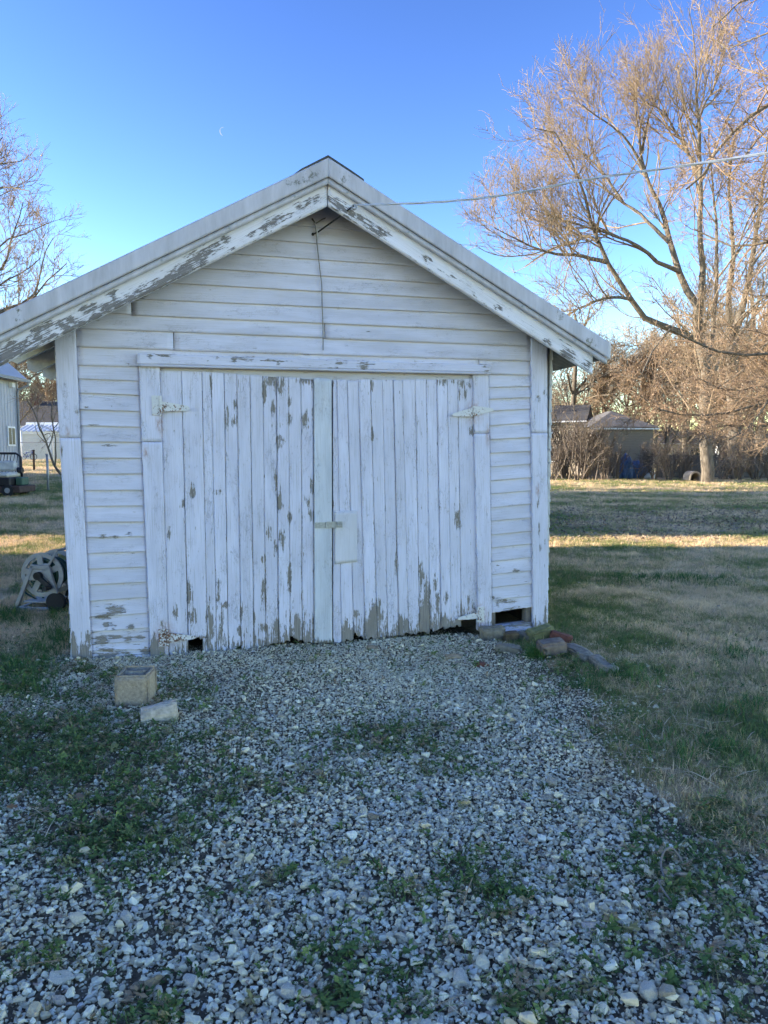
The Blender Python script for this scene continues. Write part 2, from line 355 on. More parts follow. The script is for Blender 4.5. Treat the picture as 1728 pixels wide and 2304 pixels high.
PEEL += [(x, y, r * 1.25, r * 0.8) for x, y, r in [(713,448,9),(695,454,9),(671,463,8),(647,482,9),(629,491,11),(611,500,11),(593,512,9),(569,524,7),(560,530,5),(505,536,7),(484,551,10),(466,566,11),(445,581,12),(424,593,12),(409,608,10),
(385,622,11),(362,636,12),(345,648,12),(318,661,12),(292,672,13),(265,685,11),(252,661,8),(239,693,10),(207,690,8),(191,698,10),(212,712,9),(159,720,8),(180,725,9),(133,728,10),(106,733,11),(80,743,10),(149,743,9),(114,754,10),(88,762,11),
(61,773,12),(40,783,12),(16,794,13),(5,810,12),(27,773,9),(741,445,6),(756,456,9),(771,467,9),(792,482,9),(813,494,9),(831,509,8),(852,521,8),(870,527,6),(962,584,6),(1014,621,5),(1120,692,5),(1063,664,3),(1232,768,6),(1277,798,12),(1322,822,8)]]
PEEL = np.array(PEEL, float)
ALGAE = np.array([(700,398,26,16),(660,412,22,8),(775,405,14,12),(45,700,12,20),(40,725,16,14),(1262,712,12,12),(1330,770,20,16)], float)
RUST = np.array([(362,925,5,12),(362,950,3,20),(356,955,4,10),(1066,930,14,16),(370,1430,18,20),(368,1468,9,16),(1082,1390,12,20),(1098,980,3,14),(1210,1103,3,8),(152,972,3,8),(328,1018,3,9)], float)
def paint_field(px, py, L, k=0.50):
    out = np.zeros_like(px)
    for cx, cy, rx, ry in L:
        d = np.hypot((px - cx) / (rx * 0.85 + 1.0), (py - cy) / (ry + 1.2)); out = np.maximum(out, k * np.clip(1.25 - 0.62 * d, 0, 1))
    return out
BRNG = random.Random(5)
def board(name, parent, TL, TR, BR, BL, vt, vb, thick, mat, grain='h', base=0.06, rot=0.0, jag=0.0, jag_top=0.0, res=(0.03, 0.012), peels=True, tone=0.0, extra=None, algae=False):
    """a weathered board: a gridded front face, closed sides and back; corners given as (u, z) on the facade"""
    TL, TR, BR, BL = [np.asarray(p, float) for p in (TL, TR, BR, BL)]
    Lu = max(np.linalg.norm(TR - TL), np.linalg.norm(BR - BL)); Lz = max(np.linalg.norm(TL - BL), np.linalg.norm(TR - BR))
    ra, rc = res; du, dz = (ra, rc) if grain == 'h' else (rc, ra)
    nu = max(1, int(round(Lu / du))); nz = max(1, int(round(Lz / dz)))
    s = np.linspace(0, 1, nu + 1)[None, :, None]; t = np.linspace(0, 1, nz + 1)[:, None, None]
    P = (1 - t) * ((1 - s) * TL + s * TR) + t * ((1 - s) * BL + s * BR)
    V = (vt + (vb - vt) * t[..., 0]) + 0 * s[..., 0]
    hb = (1 - t[..., 0]) * Lz + 0 * s[..., 0]
    if jag:
        ph = BRNG.random() * 50; q = P[-1, :, 0]
        j = jag * (0.5 + 0.5 * np.sin(q * 90 + ph) * np.sin(q * 37 + ph * 1.7) + 0.35 * np.array([BRNG.uniform(-1, 1) for _ in q]))
        P[-1, :, 1] += np.clip(j, 0, None)
        if nz > 1: P[-2, :, 1] = np.maximum(P[-2, :, 1], P[-1, :, 1] + 0.004)
    W = g2w(P[..., 0], V, P[..., 1]); px, py = to_px(W)
    pe = np.full(px.shape, base)
    if peels is True or peels is None or isinstance(peels, bool):
        if peels: pe = np.maximum(pe, base + paint_field(px, py, PEEL))
    if algae: pe = paint_field(px, py, ALGAE, 0.55) + base
    if rot: pe = pe + 0.55 * np.clip(1 - hb / rot, 0, 1) ** 1.6
    if extra is not None: pe = pe + extra(s[..., 0] + 0 * t[..., 0], t[..., 0] + 0 * s[..., 0])
    if grain == 'v' and peels:
        es = np.minimum(s[..., 0], 1 - s[..., 0]) * Lu + 0 * t[..., 0]; pe = pe + 0.13 * np.exp(-es / 0.005)
    ru = paint_field(px, py, RUST, 0.8)
    n = (nu + 1) * (nz + 1); ID = np.arange(n).reshape(nz + 1, nu + 1)
    verts = np.stack([P[..., 0], V, P[..., 1]], -1).reshape(-1, 3)
    loop = np.concatenate([ID[0, :-1], ID[:-1, -1], ID[-1, :0:-1], ID[:0:-1, 0]])
    back = verts[loop].copy(); back[:, 1] = max(vt, vb) + thick
    bl = n + np.arange(len(loop)); lp = np.roll(loop, -1); bp = np.roll(bl, -1)
    verts = np.concatenate([verts, back])
    fq = [np.stack([ID[:-1, :-1], ID[1:, :-1], ID[1:, 1:], ID[:-1, 1:]], -1).reshape(-1, 4), np.stack([loop, lp, bp, bl], -1)]
    fq = np.concatenate(fq)
    me = npmesh(name, verts, fq, False, {'peel': np.concatenate([pe.ravel(), np.full(len(loop), base)]), 'rust': np.concatenate([ru.ravel(), np.zeros(len(loop))]), 'tone': np.full(len(verts), tone + BRNG.choice([0, 0, .05, .1, .18]))})
    d = (TR - TL) if grain == 'h' else (TL - BL); d = d / np.linalg.norm(d); e = np.array([-d[1], d[0]])
    ou, ov = BRNG.uniform(0, 60), BRNG.uniform(0, 60)
    c = verts[:, [0, 2]]; q = np.stack([c @ d + ou, c @ e + ov + (verts[:, 1] * 0.7)], -1)
    uvl = me.uv_layers.new(name='UVMap'); li = np.zeros(len(me.loops), np.int32); me.loops.foreach_get('vertex_index', li)
    uvl.data.foreach_set('uv', q[li].astype(np.float32).ravel())
    return link(name, me, mat, parent)

APX = np.array([1.872, 3.62]); SL, SR = 0.545, 0.5376
UL, UR = -0.41, 4.158
def roof_z(u): return APX[1] - (SL * (APX[0] - u) if u < APX[0] else SR * (u - APX[0]))
OV = 0.30; DEPTH = 5.6; WID = 3.80
UND = 0.125                                    # roof underside below the roof line
# --- gable and front siding
GL = [((647,505),(774,516)), ((581,537),(888,561)), ((516,570),(945,599)), ((445,602),(1000,638)), ((400,637),(1055,674)), ((308,672),(1108,707)),
      ((241,704),(1162,744)), ((186,739),(1194,777)), ((172,780),(1194,811)), ((174,822),(1194,843))]
def line_fn(a, b):
    A, B = uz(*a), uz(*b); k = (B[1] - A[1]) / (B[0] - A[0]); return lambda u: A[1] + k * (u - A[0])
fns = [line_fn(a, b) for a, b in GL]
INL = lambda z: float(np.interp(z, [0, 2.3], [uz(207, 1483)[0], uz(171, 760)[0]])); INR = lambda z: float(np.interp(z, [0, 2.3], [uz(1200, 1424)[0], uz(1195, 810)[0]]))
def meet(fn, side):
    lo, hi = (UL, APX[0]) if side < 0 else (APX[0], UR)
    for _ in range(40):
        mid = (lo + hi) / 2; inside = fn(mid) < roof_z(mid) - UND + 0.02
        if side < 0: (lo, hi) = (lo, mid) if inside else (mid, hi)
        else: (lo, hi) = (mid, hi) if inside else (lo, mid)
    u = (lo + hi) / 2
    return max(u, 0.06) if side < 0 else min(u, WID - 0.04)
def ends(fn, k):
    l, r = meet(fn, -1), meet(fn, 1)
    l = max(l, INL(min(2.3, fn(l)))); r = min(r, INR(min(2.3, fn(r)))); return l, r
SPLIT = {6: 296, 7: 731, 8: 391, 9: 1079}
for k, fn in enumerate(fns):
    up = (fns[k-1] if k else None); bl, br = ends(fn, k)
    if up: tl, tr = ends(lambda u: up(u) + 0.015, k)
    else: tl, tr = APX[0] - 0.03, APX[0] + 0.03
    ztop = lambda u: (up(u) + 0.015) if up else APX[1] - UND
    vt, vb = -0.004, -0.024 + BRNG.uniform(-0.002, 0.002)
    parts = [(0.0, 1.0)]
    if k in SPLIT:
        us = uz(SPLIT[k], GL[k][0][1])[0]; q = (us - bl) / (br - bl); parts = [(0, q - 0.0008), (q + 0.0008, 1)]
    for pi, (a, b) in enumerate(parts):
        u0b, u1b = bl + (br - bl) * a, bl + (br - bl) * b; u0t, u1t = tl + (tr - tl) * a, tl + (tr - tl) * b
        if k in SPLIT:
            if a > 0: u0t = u0b
            if b < 1: u1t = u1b
        dz = (0.007 if pi else 0.0) if k in (6, 7) else (0.004 * pi)
        board('siding_board', garage, (u0t, ztop(u0t) - dz), (u1t, ztop(u1t) - dz), (u1b, fn(u1b) - dz), (u0b, fn(u0b) - dz), vt, vb - 0.001 * pi, 0.006, M['paint_siding'], 'h', 0.05 + 0.012 * max(0, k - 4), res=(0.05, 0.02))
LP = [(822,823),(852,857),(884,889),(921,926),(958,961),(994,995),(1031,1031),(1067,1066),(1104,1103),(1140,1138),(1176,1174),(1210,1207),(1246,1241),(1281,1276),(1316,1310),(1353,1344),(1389,1380),(1422,1413),(1451,1443),(1466,1462),(1484,1482)]
lx0 = lambda y: np.interp(y, [822, 1483], [174, 207]); lx1 = lambda y: np.interp(y, [826, 1486], [312, 339])
for k in range(1, len(LP)):
    a, b = LP[k-1]; c, d = LP[k]; last = k >= 18
    TL, TR = uz(lx0(a), a), uz(lx1(b), b); BL, BR = uz(lx0(c), c), uz(lx1(d), d)
    TL[1] += 0.012; TR[1] += 0.012
    if k == 19: TL[1] -= 0.012; TR[1] += 0.01; BL[1] += 0.004
    board('siding_board', garage, TL, TR, BR, BL, -0.004, -0.024 + BRNG.uniform(-0.003, 0.003), 0.006, M['paint_siding'], 'h', 0.10 if k < 15 else 0.18 + 0.06 * last, jag=0.008 if last else 0, res=(0.02, 0.01))
RP = [(843,843),(872,869),(898,894),(925,920),(958,951),(989,984),(1020,1015),(1051,1044),(1082,1074),(1112,1104),(1143,1134),(1173,1165),(1204,1195),(1233,1224),(1264,1254),(1294,1284),(1323,1313),(1351,1341),(1380,1366)]
rx0 = lambda y: np.interp(y, [846, 1414], [1099, 1107]); rx1 = lambda y: np.interp(y, [810, 1424], [1195, 1200])
for k in range(1, len(RP)):
    a, b = RP[k-1]; c, d = RP[k]
    TL, TR = uz(rx0(a), a), uz(rx1(b), b); BL, BR = uz(rx0(c), c), uz(rx1(d), d); TL[1] += 0.012; TR[1] += 0.012
    board('siding_board', garage, TL, TR, BR, BL, -0.004, -0.024 + BRNG.uniform(-0.003, 0.003), 0.006, M['paint_siding'], 'h', 0.09 if k < 15 else 0.16, jag=0.006 if k == len(RP) - 1 else 0, res=(0.02, 0.01))
board('sill_board', garage, uz(1108, 1412), uz(1199, 1401), uz(1199, 1428), uz(1108, 1430), -0.018, -0.026, 0.10, M['paint'], 'h', 0.3, extra=lambda s, t: 0.35 * (t < 0.3))
for a, b, v1 in ((1106, 1117, 0.0), (1187, 1200, 0.01)): board('stud', garage, uz(a, 1358), uz(b, 1356), uz(b, 1420), uz(a, 1422), v1, v1, 0.08, M['wood'], 'v', 0.0, peels=False)
# backing behind the siding
sh = MB(); zL = uz(1150, 1366)[1]
sh.prism([(0.06, 0.02), (0.66, 0.02), (0.66, 2.12), (3.13, 2.12), (3.13, zL), (3.70, zL), (3.70, 2.33), (APX[0], roof_z(APX[0]) - UND - 0.01), (0.06, 2.36)], 0.012, 0.03)
sh.build('wall_sheathing', M['wood'], garage)
# corner boards, casings, header
def vsplit(name, x0t, x1t, yt, x0b, x1b, yb, joint, vf, th, ztop=None, base=0.09, rot=0.35, mat='paint'):
    f = lambda x0, x1, y: np.interp(y, [yt, yb], [x0, x1]); j0 = joint
    A = [uz(x0t, yt, vf), uz(x1t, yt, vf)]
    if ztop: A = [np.array([A[0][0], ztop[0]]), np.array([A[1][0], ztop[1]])]
    J = [uz(f(x0t, x0b, j0), j0, vf), uz(f(x1t, x1b, j0), j0, vf)]
    B = [uz(x0b, yb, vf), uz(x1b, yb, vf)]
    board(name, garage, A[0], A[1], J[1] + (0, .0015), J[0] + (0, .0015), vf, vf, th, M[mat], 'v', base - 0.03, res=(0.03, 0.012))
    board(name, garage, J[0] - (0, .0015), J[1] - (0, .0015), B[1], B[0], vf - 0.002, vf - 0.001, th, M[mat], 'v', base, rot=rot, jag=0.02, res=(0.025, 0.01))
vsplit('corner_board', 120.5, 169, 760, 163, 207, 1486, 985, -0.034, 0.034, (2.43, 2.50))
vsplit('corner_board', 1195, 1231, 812, 1200, 1233, 1424, 974, -0.034, 0.034, (2.46, 2.40), base=0.10)
vsplit('door_casing', 312, 359, 824, 339, 380, 1489, 994, -0.036, 0.05)
vsplit('door_casing', 1065, 1099, 842, 1076, 1107, 1424, 975, -0.036, 0.05)
board('header_board', garage, uz(307, 795, -.06), uz(1104, 821, -.06), uz(1104, 837, -.06), uz(308, 818, -.06), -0.055, -0.060, 0.05, M['paint'], 'h', 0.17, res=(0.03, 0.01))
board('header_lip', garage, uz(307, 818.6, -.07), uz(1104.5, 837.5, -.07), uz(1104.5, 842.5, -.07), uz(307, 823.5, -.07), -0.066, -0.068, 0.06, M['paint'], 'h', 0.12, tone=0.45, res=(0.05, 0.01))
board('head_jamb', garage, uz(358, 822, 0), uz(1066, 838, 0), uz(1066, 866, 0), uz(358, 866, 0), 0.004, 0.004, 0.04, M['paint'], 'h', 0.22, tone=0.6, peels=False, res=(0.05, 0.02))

# --- doors
def door(side, xt, xb, yts, ybs, mats=None, bases=None, rots=None):
    n = len(xt) - 1
    # the back frame of the door: ledges and a brace
    d = MB(); a = uz(xt[0] + 3, 900)[0]; b = uz(xt[-1] - 3, 900)[0]
    for z in (0.30, 1.05, 1.85): d.box((a, 0.012, z), (b, 0.035, z + 0.13))
    d.box(((a+b)/2 - 0.05, 0.036, 0.35), ((a+b)/2 + 0.05, 0.055, 1.9), Matrix.Rotation(0.5 * side, 3, 'Y'))
    dr = d.build('door', M['dark_wood'], garage)
    for i in range(n):
        gap = 0.0020 if (i % 2 == 0) else 0.0010
        yt0, yt1 = yts if not isinstance(yts[0], tuple) else yts[i]
        TL, TR = uz(xt[i], yt0 + (yt1 - yt0) * (i / n)), uz(xt[i+1], yt0 + (yt1 - yt0) * ((i + 1) / n))
        BL, BR = uz(xb[i], ybs[i][0]), uz(xb[i+1], ybs[i][1])
        gl = gap; gr = 0.0020 if i % 2 else 0.0010
        TL[0] += gl; BL[0] += gl; TR[0] -= gr; BR[0] -= gr
        dzt = BRNG.uniform(-0.005, 0.004); TL[1] += dzt; TR[1] += dzt
        vf = -0.022 + BRNG.uniform(-0.004, 0.003)
        board('plank', dr, TL, TR, BR, BL, vf, vf - BRNG.uniform(0, 0.004), 0.022, M[(mats or {}).get(i, 'paint')], 'v', (bases or {}).get(i, 0.13) + BRNG.uniform(-0.03, 0.04), rot=(rots or {}).get(i, 0.26), jag=0.030, res=(0.022, 0.009))
    return dr
LXT = [359, 408, 454, 475, 504, 533, 562, 591, 622, 649, 677, 705]; LXB = [380, 424, 467, 488, 514, 543, 572, 598, 627, 653, 680, 706.5]
LYB = [(1488, 1479), (1440, 1440), (1480, 1474), (1473, 1472), (1470, 1458), (1466, 1467), (1467, 1460), (1455, 1452), (1450, 1447), (1432, 1448), (1449, 1448)]
ld = door(1, LXT, LXB, (833, 853), LYB, bases={7: 0.2, 8: 0.17, 9: 0.17, 10: 0.2, 1: 0.12}, rots={1: 0.10, 2: 0.4, 9: 0.4, 10: 0.45, 4: 0.2})
board('plank', ld, uz(456, 1436), uz(467, 1436), uz(468, 1480), uz(456, 1484), -0.020, -0.021, 0.02, M['paint'], 'v', 0.5, jag=0.02, peels=False)
RXT = [749, 758, 781, 807, 833, 860, 885, 905, 934, 959, 983, 1006, 1030, 1064]; RXB = [749, 769, 796, 822, 849, 872, 898, 919, 944, 968, 993, 1015, 1038, 1075]
RYB = [(1455, 1453), (1448, 1445), (1432, 1441), (1443, 1441), (1440, 1438), (1437, 1434), (1433, 1431), (1430, 1428), (1428, 1426), (1424, 1420), (1418, 1415), (1414, 1412), (1399, 1394)]
rd = door(-1, RXT, RXB, (855, 853), RYB, bases={3: 0.16, 4: 0.17, 8: 0.16, 12: 0.16, 11: 0.14}, rots={2: 0.35, 3: 0.45, 4: 0.4, 8: 0.3, 0: 0.1})
board('astragal', rd, uz(706.5, 850, -.04), uz(746, 853, -.04), uz(747.5, 1447, -.04), uz(708, 1447.5, -.04), -0.040, -0.040, 0.016, M['paint_green'], 'v', 0.10, rot=0.1, peels=False)
board('patch_panel', rd, uz(753.5, 1151, -.036), uz(803, 1149, -.036), uz(804, 1264, -.036), uz(753.5, 1269, -.036), -0.036, -0.036, 0.012, M['plywood'], 'v', 0.04, peels=False)
# hasp
hp = MB(); A = uz(708, 1175, -.045); B = uz(770, 1187, -.045)
hp.box((A[0], -0.046, B[1]), (A[0] + 0.09, -0.0405, A[1] - 0.003)); hp.cyl((A[0] + 0.09, -0.049, B[1]), (A[0] + 0.09, -0.049, A[1]), 0.006, 8)
x0 = A[0] + 0.095; z0, z1 = B[1] + 0.001, A[1] + 0.002
for a, b in (((x0, z0), (B[0], z0 + 0.011)), ((x0, z1 - 0.011), (B[0], z1)), ((x0, z0 + 0.0112), (x0 + 0.014, z1 - 0.0112)), ((B[0] - 0.013, z0 + 0.0112), (B[0], z1 - 0.0112))):
    hp.box((a[0], -0.052, a[1]), (b[0], -0.045, b[1]))
hp.ring((B[0] - 0.04, -0.052, (z0 + z1) / 2), 0.011, 0.004, 'x', 12, 6); hp.box((A[0] + 0.11, -0.044, z0 + 0.012), (B[0] - 0.02, -0.041, z1 - 0.012))
hp.build('hasp', M['zinc'], rd)
# strap hinges
def hinge(parent, plate, pin, strap, screws, rust=0.2, strap2=None):
    h = MB(); v0, v1 = -0.0415, -0.046
    if plate: a, b = uz(plate[0], plate[3], v1), uz(plate[2], plate[1], v1); h.box((a[0], v1, a[1]), (b[0], v0 + 0.004, b[1]))
    for st in [s for s in (strap, strap2) if s]:
        pts = [uz(x, y, v1) for x, y in st]; h.prism([tuple(p) for p in pts], v1 - 0.001, v0 + 0.004)
    a, b = uz(pin[0], pin[2], v1), uz(pin[0], pin[1], v1); n = 3; dz = (b[1] - a[1]) / n
    for i in range(n): h.cyl((a[0], v1 - 0.002, a[1] + i * dz + 0.0015), (b[0], v1 - 0.002, a[1] + (i + 1) * dz - 0.0015), 0.0105, 10)
    for x, y in screws:
        p = uz(x, y, v1); h.cyl((p[0], v1 - 0.005, p[1]), (p[0], v1 + 0.001, p[1]), 0.006, 8)
    o = h.build('hinge', M['hinge'], parent); W = np.array([g2w(*v.co) for v in o.data.vertices]); px, py = to_px(W)
    at = o.data.attributes.new('rust', 'FLOAT', 'POINT'); at.data.foreach_set('value', (paint_field(px, py, RUST, 0.25) + rust).astype(np.float32)); return o
hinge(ld, (342, 890, 358, 934), (361, 890, 935), [(363, 903), (395, 908), (422, 913), (427, 918), (424, 924), (395, 925), (363, 926)], [(346, 894), (353, 903), (346, 912), (353, 921), (346, 929), (370, 910), (370, 921), (391, 916), (420, 919)], 0.27)
hinge(ld, (357, 1415, 375, 1455), (377, 1416, 1455), [(379, 1424), (415, 1428), (438, 1430), (441, 1434), (436, 1438), (415, 1441), (379, 1446)], [(361, 1419), (370, 1424), (361, 1434), (370, 1442), (361, 1450), (386, 1430), (386, 1440), (410, 1435)], 0.42)
hinge(rd, None, (1066, 913, 936), [(1064, 916), (1050, 921), (1022, 929), (1016, 933), (1020, 937), (1040, 937), (1064, 937)], [(1054, 923), (1040, 930), (1020, 934), (1060, 932), (1076, 927), (1092, 922)], 0.2, [(1069, 914), (1085, 915), (1108, 919), (1112, 923), (1106, 926), (1085, 931), (1069, 936)])
hinge(rd, (1077, 1365, 1090, 1400), (1075, 1365, 1400), [(1073, 1378), (1050, 1384), (1032, 1389), (1029, 1392), (1032, 1395), (1050, 1394), (1073, 1392)], [(1083, 1370), (1083, 1383), (1083, 1395), (1062, 1388), (1040, 1391)], 0.26)

# --- rakes and metal trim
def strip(name, u0, u1, o0, o1, vf, th, mat, base, algae=False, peels=True, res=(0.04, 0.02), tone=0.0, bias=None):
    return board(name, garage, (u0, roof_z(u0) - o0), (u1, roof_z(u1) - o0), (u1, roof_z(u1) - o1), (u0, roof_z(u0) - o1), vf, vf, th, M[mat], 'h', base, res=res, algae=algae, peels=peels, tone=tone, extra=bias)
ua = APX[0]
strip('rake_board', UL + 0.06, ua - 0.004, 0.150, 0.316, -OV + 0.03, 0.03, 'rake_paint', 0.10, bias=lambda s, t: 0.20 * np.clip((t - 0.72) / 0.28, 0, 1) + 0.10 * (s < 0.7))
strip('rake_board', ua + 0.004, UR - 0.13, 0.150, 0.312, -OV + 0.03, 0.03, 'rake_paint', 0.16, bias=lambda s, t: 0.08 * np.clip((t - 0.3) / 0.7, 0, 1))
for a, b in ((UL, ua - 0.0005), (ua + 0.0005, UR)):
    strip('roof_trim', a, b, 0.0, 0.128, -OV - 0.02, 0.012, 'trim', 0.0, algae=True, res=(0.03, 0.016))
    strip('trim_lip', a + (0.0 if a < 1 else 0), b - (0.02 if b > 3 else 0), 0.130, 0.172, -OV - 0.004, 0.030, 'trim', 0.0, algae=True, res=(0.03, 0.02))
for u_ in list(np.arange(UL + 0.2, ua - 0.1, 0.46)) + list(np.arange(ua + 0.14, UR - 0.1, 0.46)):
    zz_ = roof_z(u_) - 0.150; MB().cyl((u_, -OV - 0.010, zz_), (u_, -OV - 0.003, zz_), 0.0085, 8).build('trim_screw', M['galv'], garage)
# --- roof deck, shingles, rafters
for k, (a, b) in enumerate(((UL + 0.01, ua), (ua, UR - 0.01))):
    d = MB(); q = [(a, roof_z(a) - 0.012), (b, roof_z(b) - 0.012), (b, roof_z(b) - UND), (a, roof_z(a) - UND)]
    d.prism(q, -OV + 0.062, DEPTH + OV); d.build('roof_slope', M['paint_siding'] if False else M['wood'], garage)
    n = 15; sl = SL if k == 0 else SR; du = (b - a) / n
    d = MB()
    for i in range(n):
        u0, u1 = a + du * i, a + du * (i + 1)
        lo, hi = (u0, u1) if k == 0 else (u1, u0)
        d.prism([(lo, roof_z(lo) - 0.004), (hi, roof_z(hi) - 0.010), (hi, roof_z(hi) - 0.0115), (lo, roof_z(lo) - 0.0115)], -OV - 0.006, DEPTH + OV + 0.02)
    d.build('shingle_layer', M['roof_dark'], garage)
for i in range(20):
    v0 = -OV - 0.012 + i * 0.30; d = MB(); j = BRNG.uniform(-0.02, 0.02); h0, h1 = 0.026, 0.004
    L, R_ = ua - 0.235 + j, ua + 0.27 + j
    d.prism([(L, roof_z(L) + 0.004), (L + 0.05, roof_z(L + 0.05) + 0.016), (ua, APX[1] + 0.018 + h1), (R_ - 0.09, roof_z(R_ - 0.09) + 0.022), (R_, roof_z(R_) + 0.018), (R_ + 0.004, roof_z(R_) - 0.003), (ua, APX[1] + 0.001)], v0, v0 + 0.34)
    d.build('ridge_shingle', M['shingle'], garage)
def rafter(v, side):
    a, b = (UL + 0.035, ua) if side < 0 else (ua, UR - 0.30 if v < 0.2 else UR - 0.05)
    f = lambda u, o: (u, roof_z(u) - o)
    if side < 0: poly = [f(a, UND + .002), f(b, UND + .002), f(b, UND + .15), f(a + 0.06, UND + .15), f(a, UND + .09)]
    else: poly = [f(a, UND + .002), f(b, UND + .002), f(b, UND + .09), f(b - 0.05, UND + .15), f(a, UND + .15)]
    return MB().prism(poly, v, v + 0.045).build('rafter', M['white_wood'], garage)
M['white_wood'] = mat_simple('old_white_rafter_paint', (0.60, 0.59, 0.56), 0.7, 0.12, 18, 0.2)
for i, v in enumerate(np.arange(0.10, DEPTH, 0.62)):
    for s in (-1, 1): rafter(v, s)
for s in (-1, 1): rafter(-OV + 0.075, s)
# --- side and back walls
for k in range(22):
    z0 = 0.02 + k * 0.108; z1 = z0 + 0.125
    for u, sgn in ((-0.0, -1), (WID + 0.0, 1)):
        d = MB(); x = [u + sgn * 0.002, u + sgn * 0.020, u + sgn * 0.012, u + sgn * 0.002]
        d.add([(u - sgn * 0.012, 0.0, z0), (u + sgn * 0.016, 0.0, z0), (u + sgn * 0.004, 0.0, z1), (u - sgn * 0.012, 0.0, z1), (u - sgn * 0.012, DEPTH, z0), (u + sgn * 0.016, DEPTH, z0), (u + sgn * 0.004, DEPTH, z1), (u - sgn * 0.012, DEPTH, z1)], [(0,1,2,3),(7,6,5,4),(0,4,5,1),(1,5,6,2),(2,6,7,3),(3,7,4,0)])
        d.build('side_siding_board', M['white_wood'], garage)
d = MB(); d.prism([(0.0, 0.0), (WID, 0.0), (WID, 2.33), (ua, APX[1] - UND - .01), (0.0, 2.33)], DEPTH, DEPTH + 0.05); d.build('back_wall', M['white_wood'], garage)
for u in (0.02, WID - 0.05): MB().box((u, 0.04, 0.0), (u + 0.03, DEPTH - 0.01, 2.36)).build('side_wall_lining', M['dark_wood'], garage)
# --- cable: black lead from the gable hole, ring on the rake, twisted service drop
cb = empty('service_cable', g2w(ua, -OV, 3.2), 0, 'twisted grey overhead cable running from the gable to upper right', 'cable')
def wpt(px, py, v): a = uz(px, py, v); return g2w(a[0], v, a[1])
off = np.array(cb.location)
h0, h1, h2, h3 = wpt(704, 527, -0.02), wpt(714, 523, -0.05), wpt(752, 496, -0.18), wpt(797, 462, -0.315)
MB().tube([h0 - off, h1 - off, h2 - off, h3 - off], 0.0062, 8).build('black_lead', M['cable_black'], cb, True)
P0 = h3; PTS = [P0, at_depth(845, 460, 5.0), at_depth(960, 456, 4.82), at_depth(1080, 446, 4.66), at_depth(1200, 427, 4.48), at_depth(1330, 402, 4.28), at_depth(1530, 374, 4.0), at_depth(1728, 344, 3.7), at_depth(2100, 280, 3.2), np.array([5.5, 1.0, 3.4]), np.array([9.0, -3.0, 4.3])]
def smooth_path(P, n):
    P = np.array(P); t = np.arange(len(P)); q = np.linspace(0, len(P) - 1, n); out = []
    for x in q:
        i = min(int(x), len(P) - 2); f = x - i; p0, p1, p2, p3 = P[max(i-1, 0)], P[i], P[i+1], P[min(i+2, len(P)-1)]
        out.append(0.5 * ((2*p1) + (-p0+p2)*f + (2*p0-5*p1+4*p2-p3)*f*f + (-p0+3*p1-3*p2+p3)*f**3))
    return np.array(out)
path = smooth_path(PTS, 260); arc = np.concatenate([[0], np.cumsum(np.linalg.norm(np.diff(path, axis=0), axis=1))])
tg = np.gradient(path, axis=0); tg /= np.linalg.norm(tg, axis=1)[:, None]; aa = np.cross(tg, [0, 0, 1.0]); aa /= np.linalg.norm(aa, axis=1)[:, None]; bb = np.cross(tg, aa)
for k in range(3):
    ph = arc * 2 * math.pi / 0.55 + k * 2.094; rr = 0.0038 * np.minimum(1, arc / 0.15)[:, None]
    q = path + (aa * np.cos(ph)[:, None] + bb * np.sin(ph)[:, None]) * rr
    MB().tube(q - off, 0.0036, 6).build('strand', M['cable'], cb, True)
MB().ring(tuple(h3 - off + np.array([0, 0, -0.012])), 0.016, 0.006, 'y', 14, 6).build('cable_ring', M['galv'], cb, True)
MB().cyl(tuple(h0 - off + GN * -0.004), tuple(h0 - off + GN * 0.012), 0.011, 10).build('entry_bushing', M['black'], cb)
wc = empty('wall_wire', wpt(706, 500, -0.03), 0, 'thin grey wire hanging down the gable siding from a bent hook', 'wire'); off = np.array(wc.location)
q = [wpt(x, y, v) - off for x, y, v in ((703, 492, -0.02), (709, 502, -0.05), (711, 520, -0.045), (713, 545, -0.034), (719, 600, -0.034), (724, 640, -0.034), (725, 690, -0.034), (727, 740, -0.036), (727, 788, -0.036))]
MB().tube(q, 0.0042, 6).build('hanging_wire', M['wire_grey'], wc, True)
q = [wpt(x, y, v) - off for x, y, v in ((732, 491, -0.015), (726, 493, -0.05), (710, 503, -0.052), (702, 492, -0.02))]
MB().tube(q, 0.005, 6).build('hook', M['wire_grey'], wc, True)
MB().tube([wpt(709, 502, -.05) - off, wpt(714, 522, -.055) - off, wpt(714, 538, -.05) - off], 0.006, 6).build('wire_knot', M['cable'], wc, True)

